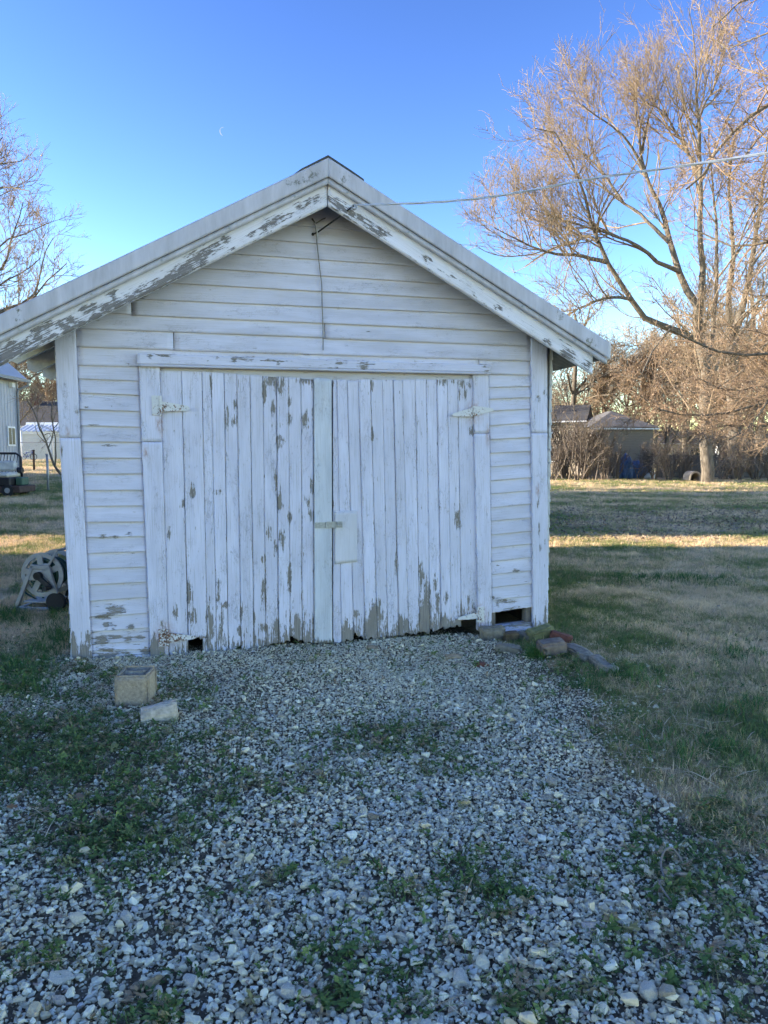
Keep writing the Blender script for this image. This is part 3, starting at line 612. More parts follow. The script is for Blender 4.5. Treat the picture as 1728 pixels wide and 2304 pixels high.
# ------------------------------------------------------------------ ground cover
def scatter_tree(coll):
    g = bpy.data.node_groups.new('scatter_' + coll.name, 'GeometryNodeTree')
    g.interface.new_socket('Geometry', in_out='INPUT', socket_type='NodeSocketGeometry'); g.interface.new_socket('Geometry', in_out='OUTPUT', socket_type='NodeSocketGeometry')
    n = g.nodes; i = n.new('NodeGroupInput'); o = n.new('NodeGroupOutput'); iop = n.new('GeometryNodeInstanceOnPoints'); ci = n.new('GeometryNodeCollectionInfo')
    ci.inputs['Collection'].default_value = coll; ci.inputs['Separate Children'].default_value = True; ci.inputs['Reset Children'].default_value = True
    def attr(name, t):
        a = n.new('GeometryNodeInputNamedAttribute'); a.data_type = t; a.inputs['Name'].default_value = name; return a.outputs['Attribute']
    g.links.new(i.outputs[0], iop.inputs['Points']); g.links.new(ci.outputs[0], iop.inputs['Instance']); iop.inputs['Pick Instance'].default_value = True
    g.links.new(attr('vid', 'INT'), iop.inputs['Instance Index']); g.links.new(attr('scl', 'FLOAT_VECTOR'), iop.inputs['Scale'])
    e2r = n.new('FunctionNodeEulerToRotation'); g.links.new(attr('rot', 'FLOAT_VECTOR'), e2r.inputs[0]); g.links.new(e2r.outputs[0], iop.inputs['Rotation'])
    g.links.new(iop.outputs[0], o.inputs[0]); return g
def scatter(name, meshes, mat, pos, rot, scl, vid, label, cat):
    c = bpy.data.collections.new(name + '_pieces')
    for k, me in enumerate(meshes):
        if not me.materials: me.materials.append(mat)
        c.objects.link(bpy.data.objects.new('%s_piece_%02d' % (name, k), me))
    me = bpy.data.meshes.new(name); me.vertices.add(len(pos)); me.vertices.foreach_set('co', np.asarray(pos, np.float32).ravel())
    for nm, t, a in (('rot', 'FLOAT_VECTOR', rot), ('scl', 'FLOAT_VECTOR', scl)):
        at = me.attributes.new(nm, t, 'POINT'); at.data.foreach_set('vector', np.asarray(a, np.float32).ravel())
    at = me.attributes.new('vid', 'INT', 'POINT'); at.data.foreach_set('value', np.asarray(vid, np.int32))
    me.materials.append(mat); ob = link(name, me); tag(ob, label, cat, None, 'stuff')
    md = ob.modifiers.new('scatter', 'NODES'); md.node_group = scatter_tree(c); return ob
def E3(n, tilt): return np.stack([RNG.normal(0, tilt, n), RNG.normal(0, tilt, n), RNG.uniform(0, 6.283, n)], -1)

def G_(px, py): return ground(px, py)
# weedy spots of the drive, seen in the frame, put on the ground where they lie: (x, y, rx, ry, strength)
WEED = [(110,1720,300,90,1.0),(230,1870,170,80,1.0),(60,1650,200,50,.95),(20,1500,90,40,.8),(30,1555,60,25,.8),(150,1570,60,20,.7),(170,1510,50,15,.6),(250,1530,40,18,.6),(410,1555,50,25,.55),(315,1730,70,25,.6),(481,1799,60,22,.6),(361,1907,80,35,.7),
(880,1670,140,38,.5),(1010,1725,70,30,.5),(690,1760,90,20,.35),(620,1770,70,25,.45),(560,1640,40,12,.4),(1027,1974,55,38,.8),(911,2017,65,38,.75),(1100,2017,85,32,.75),(1142,2071,45,28,.7),(755,2162,65,42,.8),(835,2154,55,22,.6),(911,2190,65,32,.6),
(759,2245,45,42,.8),(1164,2263,65,42,.8),(669,2234,32,16,.6),(925,2277,45,22,.6),(629,1981,45,14,.6),(1142,1970,55,26,.6),(1464,1930,55,20,.75),(1438,1962,45,17,.7),(1550,1987,95,25,.8),(1499,2019,48,17,.7),(1575,2025,55,22,.7),
(1407,2102,45,24,.85),(1464,2134,55,27,.85),(1607,2197,75,44,.9),(1343,2191,55,27,.7),(1333,2245,55,27,.7),(1645,2115,45,17,.6),(1652,1968,65,17,.7),(1486,2060,45,22,.5),(1661,2054,65,22,.6),(1677,2255,65,44,.7),(80,2175,95,32,.6),(336,2272,75,44,.8),
(412,2200,55,17,.5),(250,2230,34,16,.5),(372,2088,26,16,.7),(500,2010,40,14,.4),(640,2120,40,16,.35),(1260,1480,50,14,.5),(1290,1520,60,20,.5),(1340,1640,40,18,.5),(1560,1870,120,40,.8),(1650,1920,120,35,.8),(1700,1900,90,50,.8),(545,1555,14,6,.5),
(850,1590,16,5,.3),(90,1830,60,20,.5),(700,2010,30,10,.4),(1290,2000,40,18,.4),(1060,2140,60,18,.35),(1330,2000,30,14,.5),(1230,1830,30,10,.4)]
WEED = np.array(WEED, float)
BARE = np.array([(300,1770,110,28,.55),(70,1860,90,24,.6),(1130,1472,80,18,.75),(1220,1512,90,24,.85),(1290,1560,60,22,.6),(1340,1740,60,30,.4),(1180,2190,120,26,.55),(60,2040,60,20,.5),(1000,1560,30,8,.2),(780,1615,20,6,.4),(1430,1790,70,40,.3),(1290,1600,60,26,.45),(180,1560,80,14,.4)], float)
def field(px, py, L):
    o = np.zeros_like(px)
    for cx, cy, rx, ry, s in L:
        d = ((px - cx) / rx) ** 2 + ((py - cy) / ry) ** 2; o = np.maximum(o, s * np.exp(-d * 0.9))
    return o
def in_garage(x, y, m=0.0):
    dx, dy = x - GO[0], y - GO[1]; u = dx * GD[0] + dy * GD[1]; v = dx * GN[0] + dy * GN[1]
    return (u > -m) & (u < WID + m) & (v > -m) & (v < DEPTH + m)
def garage_v(x, y): return (x - GO[0]) * GN[0] + (y - GO[1]) * GN[1]
def sample_area(n, x0, x1, y0, y1):
    x = RNG.uniform(x0, x1, n); y = RNG.uniform(y0, y1, n); return x, y
def pxof(x, y): return to_px(np.stack([x, y, terrain(x, y)], -1))

# --- stones: crushed limestone
def stone_mesh(seed, npts=13, sq=0.72):
    r = np.random.default_rng(seed); p = r.normal(size=(npts, 3)); p /= np.linalg.norm(p, axis=1)[:, None]; p *= r.uniform(0.72, 1.0, (npts, 1)); p *= np.array([0.5, 0.5 * r.uniform(0.62, 0.95), 0.5 * sq * r.uniform(0.7, 1.0)])
    bm = bmesh.new(); [bm.verts.new(v) for v in p]; bmesh.ops.convex_hull(bm, input=bm.verts)
    bmesh.ops.delete(bm, geom=[v for v in bm.verts if not v.link_faces], context='VERTS')
    bmesh.ops.dissolve_limit(bm, angle_limit=0.3, verts=bm.verts[:], edges=bm.edges[:]); bmesh.ops.bevel(bm, geom=bm.edges[:], offset=0.085, segments=1, affect='EDGES', clamp_overlap=True)
    bmesh.ops.triangulate(bm, faces=bm.faces[:]); bmesh.ops.recalc_face_normals(bm, faces=bm.faces)
    me = bpy.data.meshes.new('stone'); bm.to_mesh(me); bm.free(); return me
def mat_stone():
    m, t, b = new_mat('crushed_limestone'); N = NT(t); rnd = N.n('ShaderNodeObjectInfo').outputs['Random']; tc = N.n('ShaderNodeTexCoord').outputs['Object']
    c = N.ramp(rnd, (0.0, (0.52, 0.41, 0.25)), (0.12, (0.76, 0.63, 0.40)), (0.45, (0.88, 0.75, 0.49)), (0.75, (0.95, 0.83, 0.57)), (0.90, (0.98, 0.90, 0.68)), (0.95, (0.66, 0.55, 0.39)), (0.97, (0.42, 0.28, 0.19)), (1.0, (0.72, 0.66, 0.57)))
    c = N.mix(N.mrange(N.noise(tc, 3.2, 5, 0.65), 0.35, 0.65, 0.18, 0.0), c, (0.34, 0.30, 0.23))
    N.l(c, b.inputs['Base Color']); b.inputs['Roughness'].default_value = 0.85; b.inputs['Specular IOR Level'].default_value = 0.25
    N.l(N.bump(N.noise(tc, 9, 4, 0.6), 0.35, 0.1), b.inputs['Normal']); return m
M['stone'] = mat_stone()
STONES = [stone_mesh(100 + k) for k in range(14)]
n = 540000; x, y = sample_area(n, -4.6, 4.6, 0.9, 7.0); px, py = pxof(x, y)
keep = (px > -260) & (px < 1990) & (py < 2480)
wd = field(px, py, WEED); ba = field(px, py, BARE)
tracks = 0.80 + 0.20 * np.sin(x * 2.9 + 1.0); dens = tracks * gravel_amount(x, y) * (1 - 0.92 * wd) * (1 - 0.80 * ba)
dens = dens + 0.05 * ((px > 1150) & (px < 1500) & (py > 1440))
keep &= (RNG.random(n) < dens * 0.92) & ~(in_garage(x, y, 0.0) & (garage_v(x, y) > 0.02))
x, y, px, py = x[keep], y[keep], px[keep], py[keep]; n = len(x)
size = 0.0166 * np.exp(RNG.normal(0, 0.34, n)); size *= np.interp(y, [1.8, 3.4, 5.2], [1.20, 1.0, 0.80]); big = RNG.random(n) < 0.022; size[big] *= RNG.uniform(1.5, 2.2, big.sum()); size = np.clip(size, 0.008, 0.062)
z = terrain(x, y) + size * RNG.uniform(0.05, 0.36, n) + 0.012 * RNG.random(n) * (RNG.random(n) < 0.5)
z = np.where(in_garage(x, y, 0.03), np.minimum(z, 0.02), z)
scl = np.stack([size * RNG.uniform(0.95, 1.35, n), size, size * RNG.uniform(0.8, 1.1, n)], -1)
scatter('gravel', STONES, M['stone'], np.stack([x, y, z], -1), E3(n, 0.28), scl, RNG.integers(0, len(STONES), n), 'pale crushed limestone gravel covering the drive before the garage', 'gravel')
# fine grit between the stones
n = 110000; x, y = sample_area(n, -4.2, 4.4, 1.2, 6.6); px, py = pxof(x, y)
keep = (px > -150) & (px < 1880) & (py < 2420) & (RNG.random(n) < gravel_amount(x, y) * (1 - 0.6 * field(px, py, WEED))) & ~in_garage(x, y, -0.2)
x, y = x[keep], y[keep]; n = len(x); size = RNG.uniform(0.005, 0.011, n)
scatter('grit', STONES[:6], M['stone'], np.stack([x, y, terrain(x, y) + size * 0.3], -1), E3(n, 0.5), np.repeat(size[:, None], 3, 1), RNG.integers(0, 6, n), 'fine grey grit lying between the gravel stones', 'gravel')

# --- grass, weeds, straw, dead leaves
def tuft_mesh(seed, nb, h, spread, wid, lean):
    r = np.random.default_rng(seed); V = []; Q = []
    for _ in range(nb):
        a = r.uniform(0, 6.283); q = np.array([math.cos(a), math.sin(a), 0]); s = np.array([-math.sin(a), math.cos(a), 0]); p = r.normal(0, spread, 3) * [1, 1, 0]; L = h * r.uniform(0.55, 1.15); ln = lean * r.uniform(0.3, 1.4); w_ = wid * r.uniform(0.7, 1.2)
        b = len(V); V += [p - s * w_, p + s * w_, p + q * ln * L * 0.35 + np.array([0, 0, L * 0.6]) + s * w_ * 0.7, p + q * ln * L * 0.35 + np.array([0, 0, L * 0.6]) - s * w_ * 0.7, p + q * ln * L + np.array([0, 0, L * (1 - 0.35 * ln)]) + s * w_ * .15, p + q * ln * L + np.array([0, 0, L * (1 - 0.35 * ln)]) - s * w_ * .15]
        Q += [(b, b+1, b+2, b+3), (b+3, b+2, b+4, b+5)]
    return npmesh('tuft', V, Q)
def leaf_mat(name, ramp, rough=0.6, world=False, trans=0.25):
    m, t, b = new_mat(name); N = NT(t)
    if world:
        pos = N.n('ShaderNodeNewGeometry').outputs['Position']; v = lawn_color(N, pos)
        rnd = N.n('ShaderNodeObjectInfo').outputs['Random']; v = N.math('ADD', v, N.math('MULTIPLY', N.math('SUBTRACT', rnd, 0.5), 0.13))
    else: v = N.n('ShaderNodeObjectInfo').outputs['Random']
    c = N.ramp(v, *ramp); N.l(c, b.inputs['Base Color']); b.inputs['Roughness'].default_value = rough; b.inputs['Specular IOR Level'].default_value = 0.2
    tr = N.n('ShaderNodeBsdfTranslucent'); N.l(c, tr.inputs[0]); mx = N.n('ShaderNodeMixShader'); mx.inputs[0].default_value = trans
    N.l(b.outputs[0], mx.inputs[1]); N.l(tr.outputs[0], mx.inputs[2]); N.l(mx.outputs[0], t.nodes['Material Output'].inputs[0]); return m
M['lawn'] = leaf_mat('lawn_blades', [(0.40, (0.15, 0.23, 0.06)), (0.47, (0.32, 0.32, 0.11)), (0.525, (0.78, 0.56, 0.30)), (0.595, (0.95, 0.71, 0.42))], 0.7, True)
M['green'] = leaf_mat('green_grass_blades', [(0.0, (0.05, 0.13, 0.03)), (0.6, (0.09, 0.19, 0.045)), (1.0, (0.16, 0.24, 0.07))])
M['weed'] = leaf_mat('low_weeds', [(0.0, (0.08, 0.13, 0.035)), (0.45, (0.15, 0.22, 0.06)), (0.75, (0.25, 0.31, 0.09)), (0.88, (0.34, 0.26, 0.13)), (1.0, (0.42, 0.29, 0.17))])
M['straw'] = leaf_mat('dry_straw', [(0.0, (0.34, 0.22, 0.12)), (0.5, (0.58, 0.43, 0.25)), (1.0, (0.78, 0.62, 0.40))])
M['dead_leaf'] = leaf_mat('dead_leaves', [(0.0, (0.12, 0.08, 0.05)), (0.5, (0.28, 0.20, 0.14)), (0.85, (0.42, 0.33, 0.25)), (1.0, (0.42, 0.20, 0.08))])
TUF = [tuft_mesh(200 + k, 11, 0.042, 0.022, 0.0017, 0.9) for k in range(6)]
def lawn_pts(n, x0, x1, y0, y1):
    x, y = sample_area(n, x0, x1, y0, y1); px, py = pxof(x, y)
    k = (px > -200) & (px < 1930) & ~in_garage(x, y, 0.0) & (RNG.random(n) > gravel_amount(x, y) * 1.5 + 0.75 * field(px, py, BARE))
    return x[k], y[k]
X, Y, SC = [], [], []
for n, b, sc in ((9000, (1.2, 3.6, 1.7, 3.2), 1.0), (60000, (-3.9, 6.5, 3.2, 8.2), 1.0), (36000, (-8, 9, 8.2, 14), 1.35), (28000, (-14, 15, 14, 26), 1.9), (14000, (-22, 24, 26, 46), 2.6)):
    a, c = lawn_pts(n, *b); X.append(a); Y.append(c); SC.append(np.full(len(a), sc))
x, y, sc = map(np.concatenate, (X, Y, SC)); n = len(x); sc = sc * RNG.uniform(0.65, 1.25, n)
scatter('lawn_grass', TUF, M['lawn'], np.stack([x, y, terrain(x, y) - 0.003], -1), E3(n, 0.18), np.stack([sc, sc, sc * RNG.uniform(0.7, 1.1, n)], -1), RNG.integers(0, 6, n), 'short winter lawn, green patches among straw coloured grass', 'grass')
# lush clumps: by the left corner, by the bricks, along the shed side
LUSH = [(130,1440,34,22,1),(100,1465,30,12,.9),(20,1390,40,16,.9),(1206,1474,13,9,1),(40,1500,55,16,.8),(1330,1545,60,12,.5),(1420,1530,60,20,.5),(1450,1640,40,14,.35),(130,1385,25,10,.7),(60,1545,50,14,.6),(1690,1600,60,20,.5),(1600,1700,80,30,.45),(1660,1480,50,15,.5),(1500,1300,160,14,.4),(70,1330,40,20,.4)]
n = 52000; x, y = sample_area(n, -4.2, 4.2, 3.0, 9.0); px, py = pxof(x, y)
k = (RNG.random(n) < field(px, py, LUSH)) & ~in_garage(x, y, 0.0); x, y = x[k], y[k]
cl = G_(1207, 1478); x = np.concatenate([x, cl[0] + RNG.normal(0, .035, 90)]); y = np.concatenate([y, cl[1] + RNG.normal(0, .03, 90)]); n = len(x)
TUG = [tuft_mesh(240 + k, 9, 0.085, 0.016, 0.0018, 0.75) for k in range(5)]
sc = RNG.uniform(0.6, 1.25, n)
scatter('green_grass_clumps', TUG, M['green'], np.stack([x, y, terrain(x, y) - 0.003], -1), E3(n, 0.15), np.repeat(sc[:, None], 3, 1), RNG.integers(0, 5, n), 'lush dark green grass clumps at the garage corner and lawn edge', 'grass')
def weed_mesh(seed, nl=14, R=0.032):
    r = np.random.default_rng(seed); V = []; Q = []
    for _ in range(nl):
        a = r.uniform(0, 6.283); d = r.uniform(0.1, 1) * R; c = np.array([math.cos(a) * d, math.sin(a) * d, r.uniform(0.004, 0.030)]); l = r.uniform(0.006, 0.014); q = np.array([math.cos(a), math.sin(a), r.uniform(-0.2, 0.7)]); q /= np.linalg.norm(q); s = np.array([-math.sin(a), math.cos(a), r.uniform(-.3, .3)])
        b = len(V); V += [c - q * l, c + s * l * 0.5, c + q * l, c - s * l * 0.5]; Q += [(b, b+1, b+2, b+3)]
    return npmesh('weed', V, Q)
WM = [weed_mesh(300 + k) for k in range(6)] + [tuft_mesh(320 + k, 8, 0.035, 0.012, 0.0014, 1.1) for k in range(4)]
n = 110000; x, y = sample_area(n, -4.4, 4.6, 1.1, 6.6); px, py = pxof(x, y)
wf = field(px, py, WEED); patch = 0.5 + 0.5 * np.sin(x * 9.1 + 2 * np.sin(y * 7.3)) * np.sin(y * 10.7 + 1.7 * np.sin(x * 6.1))
k = (RNG.random(n) < 1.08 * wf * (0.32 + patch) + 0.03) & (px > -200) & (px < 1930) & (py < 2420) & ~in_garage(x, y, 0.02); x, y = x[k], y[k]; n = len(x); sc = RNG.uniform(0.6, 1.25, n)
scatter('weeds', WM, M['weed'], np.stack([x, y, terrain(x, y) + 0.006], -1), E3(n, 0.25), np.repeat(sc[:, None], 3, 1), RNG.integers(0, len(WM), n), 'low dark green weeds creeping through the gravel', 'weeds')
STM = [npmesh('straw_piece', [(-0.5, -.012, 0), (-0.1, -.016, .05), (-0.1, .016, .05), (-0.5, .012, 0), (0.5, -.006, .02 * k), (0.5, .006, .02 * k)], [(0, 1, 2, 3), (1, 4, 5, 2)]) for k in range(3)]
STRAW = [(1400,1740,110,80,.9),(1480,1640,130,60,.6),(1540,1780,120,60,.55),(1330,1620,60,40,.5),(1000,2275,80,22,.7),(1190,2200,50,20,.4),(70,1880,80,24,.5),(20,2060,50,30,.6),(1560,1560,120,40,.4),(900,2060,60,20,.15),(330,2140,60,20,.25),(1650,2200,60,40,.2),(130,2180,70,25,.4),(700,1690,200,60,.03),(60,1610,80,20,.3)]
n = 40000; x, y = sample_area(n, -3.4, 4.6, 1.2, 6.4); px, py = pxof(x, y); k = (RNG.random(n) < field(px, py, STRAW) * 0.75 + 0.008) & ~in_garage(x, y, 0.1); x, y = x[k], y[k]; n = len(x); L = RNG.uniform(0.05, 0.20, n)
scatter('straw', STM, M['straw'], np.stack([x, y, terrain(x, y) + RNG.uniform(0.012, 0.035, n)], -1), E3(n, 0.16), np.stack([L, L * 0.9, L], -1), RNG.integers(0, 3, n), 'dry straw stems lying along the drive edge', 'straw')
def dleaf(seed):
    r = np.random.default_rng(seed); n = 11; V = [(0, 0, 0.0)]; cz = r.uniform(0.1, 0.55)
    for i in range(n):
        a = 2 * math.pi * i / n; q = (0.5 if i % 2 == 0 else 0.30) * r.uniform(0.8, 1.15); V.append((q * math.cos(a), q * math.sin(a) * 0.8, cz * (q * math.cos(a + 0.4)) ** 2 * 1.8 + r.uniform(-.03, .03)))
    return npmesh('dead_leaf', V, [(0, 1 + i, 1 + (i + 1) % n) for i in range(n)])
LITTER = [(90,1850,110,36,1),(50,1880,70,30,1),(150,1700,260,80,.30),(220,1790,40,14,.7),(300,1770,110,24,.6),(215,1795,14,8,1),(240,1750,120,30,.35),(480,1720,50,20,.4),(540,2090,40,16,.3),(60,2230,50,30,.25),(130,1335,60,14,.8),(120,1355,50,14,.6),(1240,1490,30,8,.6),(1480,1790,40,14,.4),(1000,2230,40,15,.4),(20,2040,30,20,.5),(1600,1330,400,120,.03),(1500,1190,400,60,.30),(130,1390,40,10,.7)]
n = 9000; x, y = sample_area(n, -4.2, 8.5, 1.3, 19.0); px, py = pxof(x, y); k = (RNG.random(n) < field(px, py, LITTER) * 0.42 + 0.004) & ~in_garage(x, y, 0.05); x, y = x[k], y[k]; n = len(x); sc = RNG.uniform(0.03, 0.075, n)
scatter('leaf_litter', [dleaf(400 + k) for k in range(6)], M['dead_leaf'], np.stack([x, y, terrain(x, y) + 0.018], -1), E3(n, 0.4), np.repeat(sc[:, None], 3, 1), RNG.integers(0, 6, n), 'brown curled dead leaves blown among the gravel and weeds', 'leaves')

n = 26000; x, y = sample_area(n, -1, 13, 12.6, 24); px, py = pxof(x, y); k = (px > 1150) & (px < 1900) & (RNG.random(n) < 0.10 + 0.55 * np.exp(-((y - 16) / 3.2) ** 2) * (0.4 + 0.6 * np.sin(x * .9 + y * .5) ** 2)); x, y = x[k], y[k]; n = len(x); sc = RNG.uniform(0.05, 0.10, n)
scatter('fallen_leaves', [dleaf(420 + k) for k in range(5)], M['dead_leaf'], np.stack([x, y, terrain(x, y) + 0.03], -1), E3(n, 0.35), np.repeat(sc[:, None], 3, 1), RNG.integers(0, 5, n), 'grey brown fallen leaves strewn over the shaded middle lawn', 'leaves')

# ------------------------------------------------------------------ loose things on the drive
def rough_block(name, size, mat, seed, label, cat, pos, rz=0, rx=0, ry=0, cuts=3, amp=0.012, group=None, sink=0.01):
    bm = bmesh.new(); bmesh.ops.create_cube(bm, size=1.0); bmesh.ops.scale(bm, vec=size, verts=bm.verts)
    bmesh.ops.bevel(bm, geom=bm.edges[:], offset=min(size) * 0.10, segments=2, affect='EDGES'); bmesh.ops.subdivide_edges(bm, edges=bm.edges[:], cuts=cuts, use_grid_fill=True)
    from mathutils import noise
    for v in bm.verts:
        k = v.co * 9 + Vector((seed * 3.1, seed, 0)); v.co += v.normal * (noise.noise(k) * amp + noise.noise(k * 4) * amp * 0.35)
    me = bpy.data.meshes.new(name); bm.to_mesh(me); bm.free(); me.polygons.foreach_set('use_smooth', [True] * len(me.polygons))
    o = link(name, me, mat); o.rotation_euler = (rx, ry, rz); R_ = o.rotation_euler.to_matrix(); lo = min((R_ @ v.co).z for v in me.vertices)
    o.location = (pos[0], pos[1], pos[2] - lo - sink); tag(o, label, cat, group); return o
def mat_rock(name, c1, c2): return mat_simple(name, c1, 0.95, 0.2, 24, 0.8, col2=c2, bdist=0.006)
M['b_grey'] = mat_rock('grey_brick', (0.29, 0.25, 0.18), (0.13, 0.115, 0.085)); M['b_brown'] = mat_rock('brown_brick', (0.17, 0.12, 0.06), (0.07, 0.05, 0.03))
M['b_moss'] = mat_rock('mossy_brick', (0.27, 0.25, 0.11), (0.13, 0.14, 0.05)); M['b_red'] = mat_rock('red_brick', (0.22, 0.075, 0.045), (0.10, 0.04, 0.03))
M['b_pink'] = mat_rock('pinkish_sandstone', (0.25, 0.195, 0.15), (0.13, 0.10, 0.08)); M['b_tan'] = mat_rock('tan_stone', (0.46, 0.34, 0.20), (0.26, 0.19, 0.11))
M['kerb'] = mat_rock('weathered_kerb_stone', (0.38, 0.33, 0.25), (0.13, 0.11, 0.08))
def G(px, py): p = ground(px, py); return p
# cinder block: outer shell with a middle web, cells upwards
p = G(295, 1590); cbk = empty('cinder_block', (p[0], p[1] + 0.10, p[2] - 0.012), 0.06, 'weathered tan half cinder block with open cells on the gravel', 'block')
w2, d2, hh, tk = 0.100, 0.115, 0.205, 0.032
def blk(name, a, b, seed):
    bm = bmesh.new(); bmesh.ops.create_cube(bm, size=1.0)
    for v in bm.verts: v.co = Vector([(a[i] + b[i]) / 2 + v.co[i] * (b[i] - a[i]) for i in range(3)])
    bmesh.ops.bevel(bm, geom=bm.edges[:], offset=0.010, segments=2, affect='EDGES'); bmesh.ops.subdivide_edges(bm, edges=bm.edges[:], cuts=5, use_grid_fill=True)
    from mathutils import noise
    for v in bm.verts: v.co += v.normal * (noise.noise(v.co * 30 + Vector((seed, 0, 0))) * 0.0035 + noise.noise(v.co * 90) * 0.002)
    me = bpy.data.meshes.new(name); bm.to_mesh(me); bm.free(); me.polygons.foreach_set('use_smooth', [True] * len(me.polygons)); return link(name, me, M['concrete'], cbk)
blk('face_shell', (-w2, -d2, 0), (w2, -d2 + tk, hh), 1); blk('face_shell', (-w2, d2 - tk, 0), (w2, d2, hh), 2)
blk('end_web', (-w2 + .001, -d2 + tk - .004, 0.003), (-w2 + tk, d2 - tk + .004, hh - .004), 3); blk('end_web', (w2 - tk, -d2 + tk - .004, 0.003), (w2 - .001, d2 - tk + .004, hh - .004), 4)
blk('middle_web', (-w2 + tk - .004, -0.018, 0.003), (w2 - tk + .004, 0.018, hh - 0.003), 5)
# concrete chunk in front of it: a broken six-sided lump lying on its side
def chunk():
    p = G(358, 1630); bm = bmesh.new(); r = random.Random(4)
    prof = [(-0.075, 0.0), (-0.082, 0.06), (-0.045, 0.118), (0.030, 0.122), (0.078, 0.07), (0.070, 0.0)]
    A = [bm.verts.new((-0.115 + r.uniform(-.006, .006), a, b * 0.86)) for a, b in prof]; B = [bm.verts.new((0.108 + r.uniform(-.006, .006), a * 0.92, b * 1.08)) for a, b in prof]
    bm.faces.new(A); bm.faces.new(B[::-1])
    for i in range(6): bm.faces.new((A[i], B[i], B[(i+1) % 6], A[(i+1) % 6]))
    bmesh.ops.recalc_face_normals(bm, faces=bm.faces); bmesh.ops.bevel(bm, geom=bm.edges[:], offset=0.006, segments=2, affect='EDGES'); bmesh.ops.subdivide_edges(bm, edges=bm.edges[:], cuts=4, use_grid_fill=True)
    from mathutils import noise
    for v in bm.verts: v.co += v.normal * (noise.noise(v.co * 26) * 0.004 + noise.noise(v.co * 80) * 0.0015)
    me = bpy.data.meshes.new('concrete_chunk'); bm.to_mesh(me); bm.free(); me.polygons.foreach_set('use_smooth', [True] * len(me.polygons))
    o = link('concrete_chunk', me, M['limestone']); o.location = (p[0] - 0.01, p[1] + 0.07, p[2] - 0.008); o.rotation_euler = (0.0, -0.07, 0.24); o.scale = (.86, .86, .86)
    tag(o, 'pale broken concrete lump lying in front of the cinder block', 'concrete')
chunk()
K0, K1 = G(1278, 1468), G(1386, 1520); KL = float(np.linalg.norm(K1 - K0)); KR = math.atan2(K1[1] - K0[1], K1[0] - K0[0]); KA = K0 * 0.74 + K1 * 0.26; KB = K0 * 0.24 + K1 * 0.76
rough_block('brick', (0.20, 0.095, 0.115), M['b_grey'], 1, 'dark grey brick under the lower right door hinge', 'brick', G(1108, 1440), 0.22, 0.10)
rough_block('brick', (0.125, 0.09, 0.075), M['b_brown'], 2, 'small brown brick between the grey brick and the mossy block', 'brick', G(1149, 1442), 0.15, 0.05)
rough_block('stone_block', (0.205, 0.11, 0.10), M['b_moss'], 3, 'yellow green mossy block against the right garage corner', 'stone', G(1216, 1442), 0.25, 0.15, -0.22)
rough_block('brick', (0.17, 0.09, 0.075), M['b_red'], 4, 'red brick beside the right garage corner', 'brick', G(1262, 1447), -0.35, 0.0, 0.25)
rough_block('sandstone_block', (0.205, 0.13, 0.115), M['b_pink'], 5, 'pinkish grey block with flat top below the mossy block', 'stone', G(1240, 1476), 0.18, 0.12, -0.06)
rough_block('flat_stone', (0.19, 0.10, 0.05), M['b_grey'], 6, 'flat grey stone half sunk in dark soil below the bricks', 'stone', G(1143, 1466), -0.15, 0.1, 0.1, sink=0.012)
rough_block('rubble_piece', (0.11, 0.07, 0.05), M['b_grey'], 16, 'grey rubble piece between the brown brick and the mossy block', 'stone', G(1178, 1440), -0.3, 0.1, 0.2)
rough_block('kerb_stone', (KL * 0.50, 0.10, 0.09), M['kerb'], 7, 'upper weathered edging stone sloping from the red brick into the lawn', 'kerb stone', KA, KR, 0.1, 0.03, sink=0.035, amp=0.02)
rough_block('kerb_stone', (KL * 0.44, 0.085, 0.08), M['kerb'], 8, 'lower weathered edging stone ending in the lawn grass', 'kerb stone', KB, KR - 0.08, 0.08, 0.05, sink=0.035, amp=0.02)
rough_block('brick_fragment', (0.085, 0.05, 0.03), M['b_red'], 9, 'small red brick fragment lying on the gravel below the bricks', 'brick', G(1086, 1500), 0.2, 0, 0.15)
rough_block('flat_rock', (0.11, 0.07, 0.03), M['b_tan'], 10, 'flat tan rock on the gravel right of the door middle', 'rock', G(1018, 1482), 0.1, 0.1)
rough_block('flat_rock', (0.085, 0.05, 0.03), M['b_tan'], 11, 'small flat tan rock just below the right door', 'rock', G(838, 1462), 0.0, 0.1)
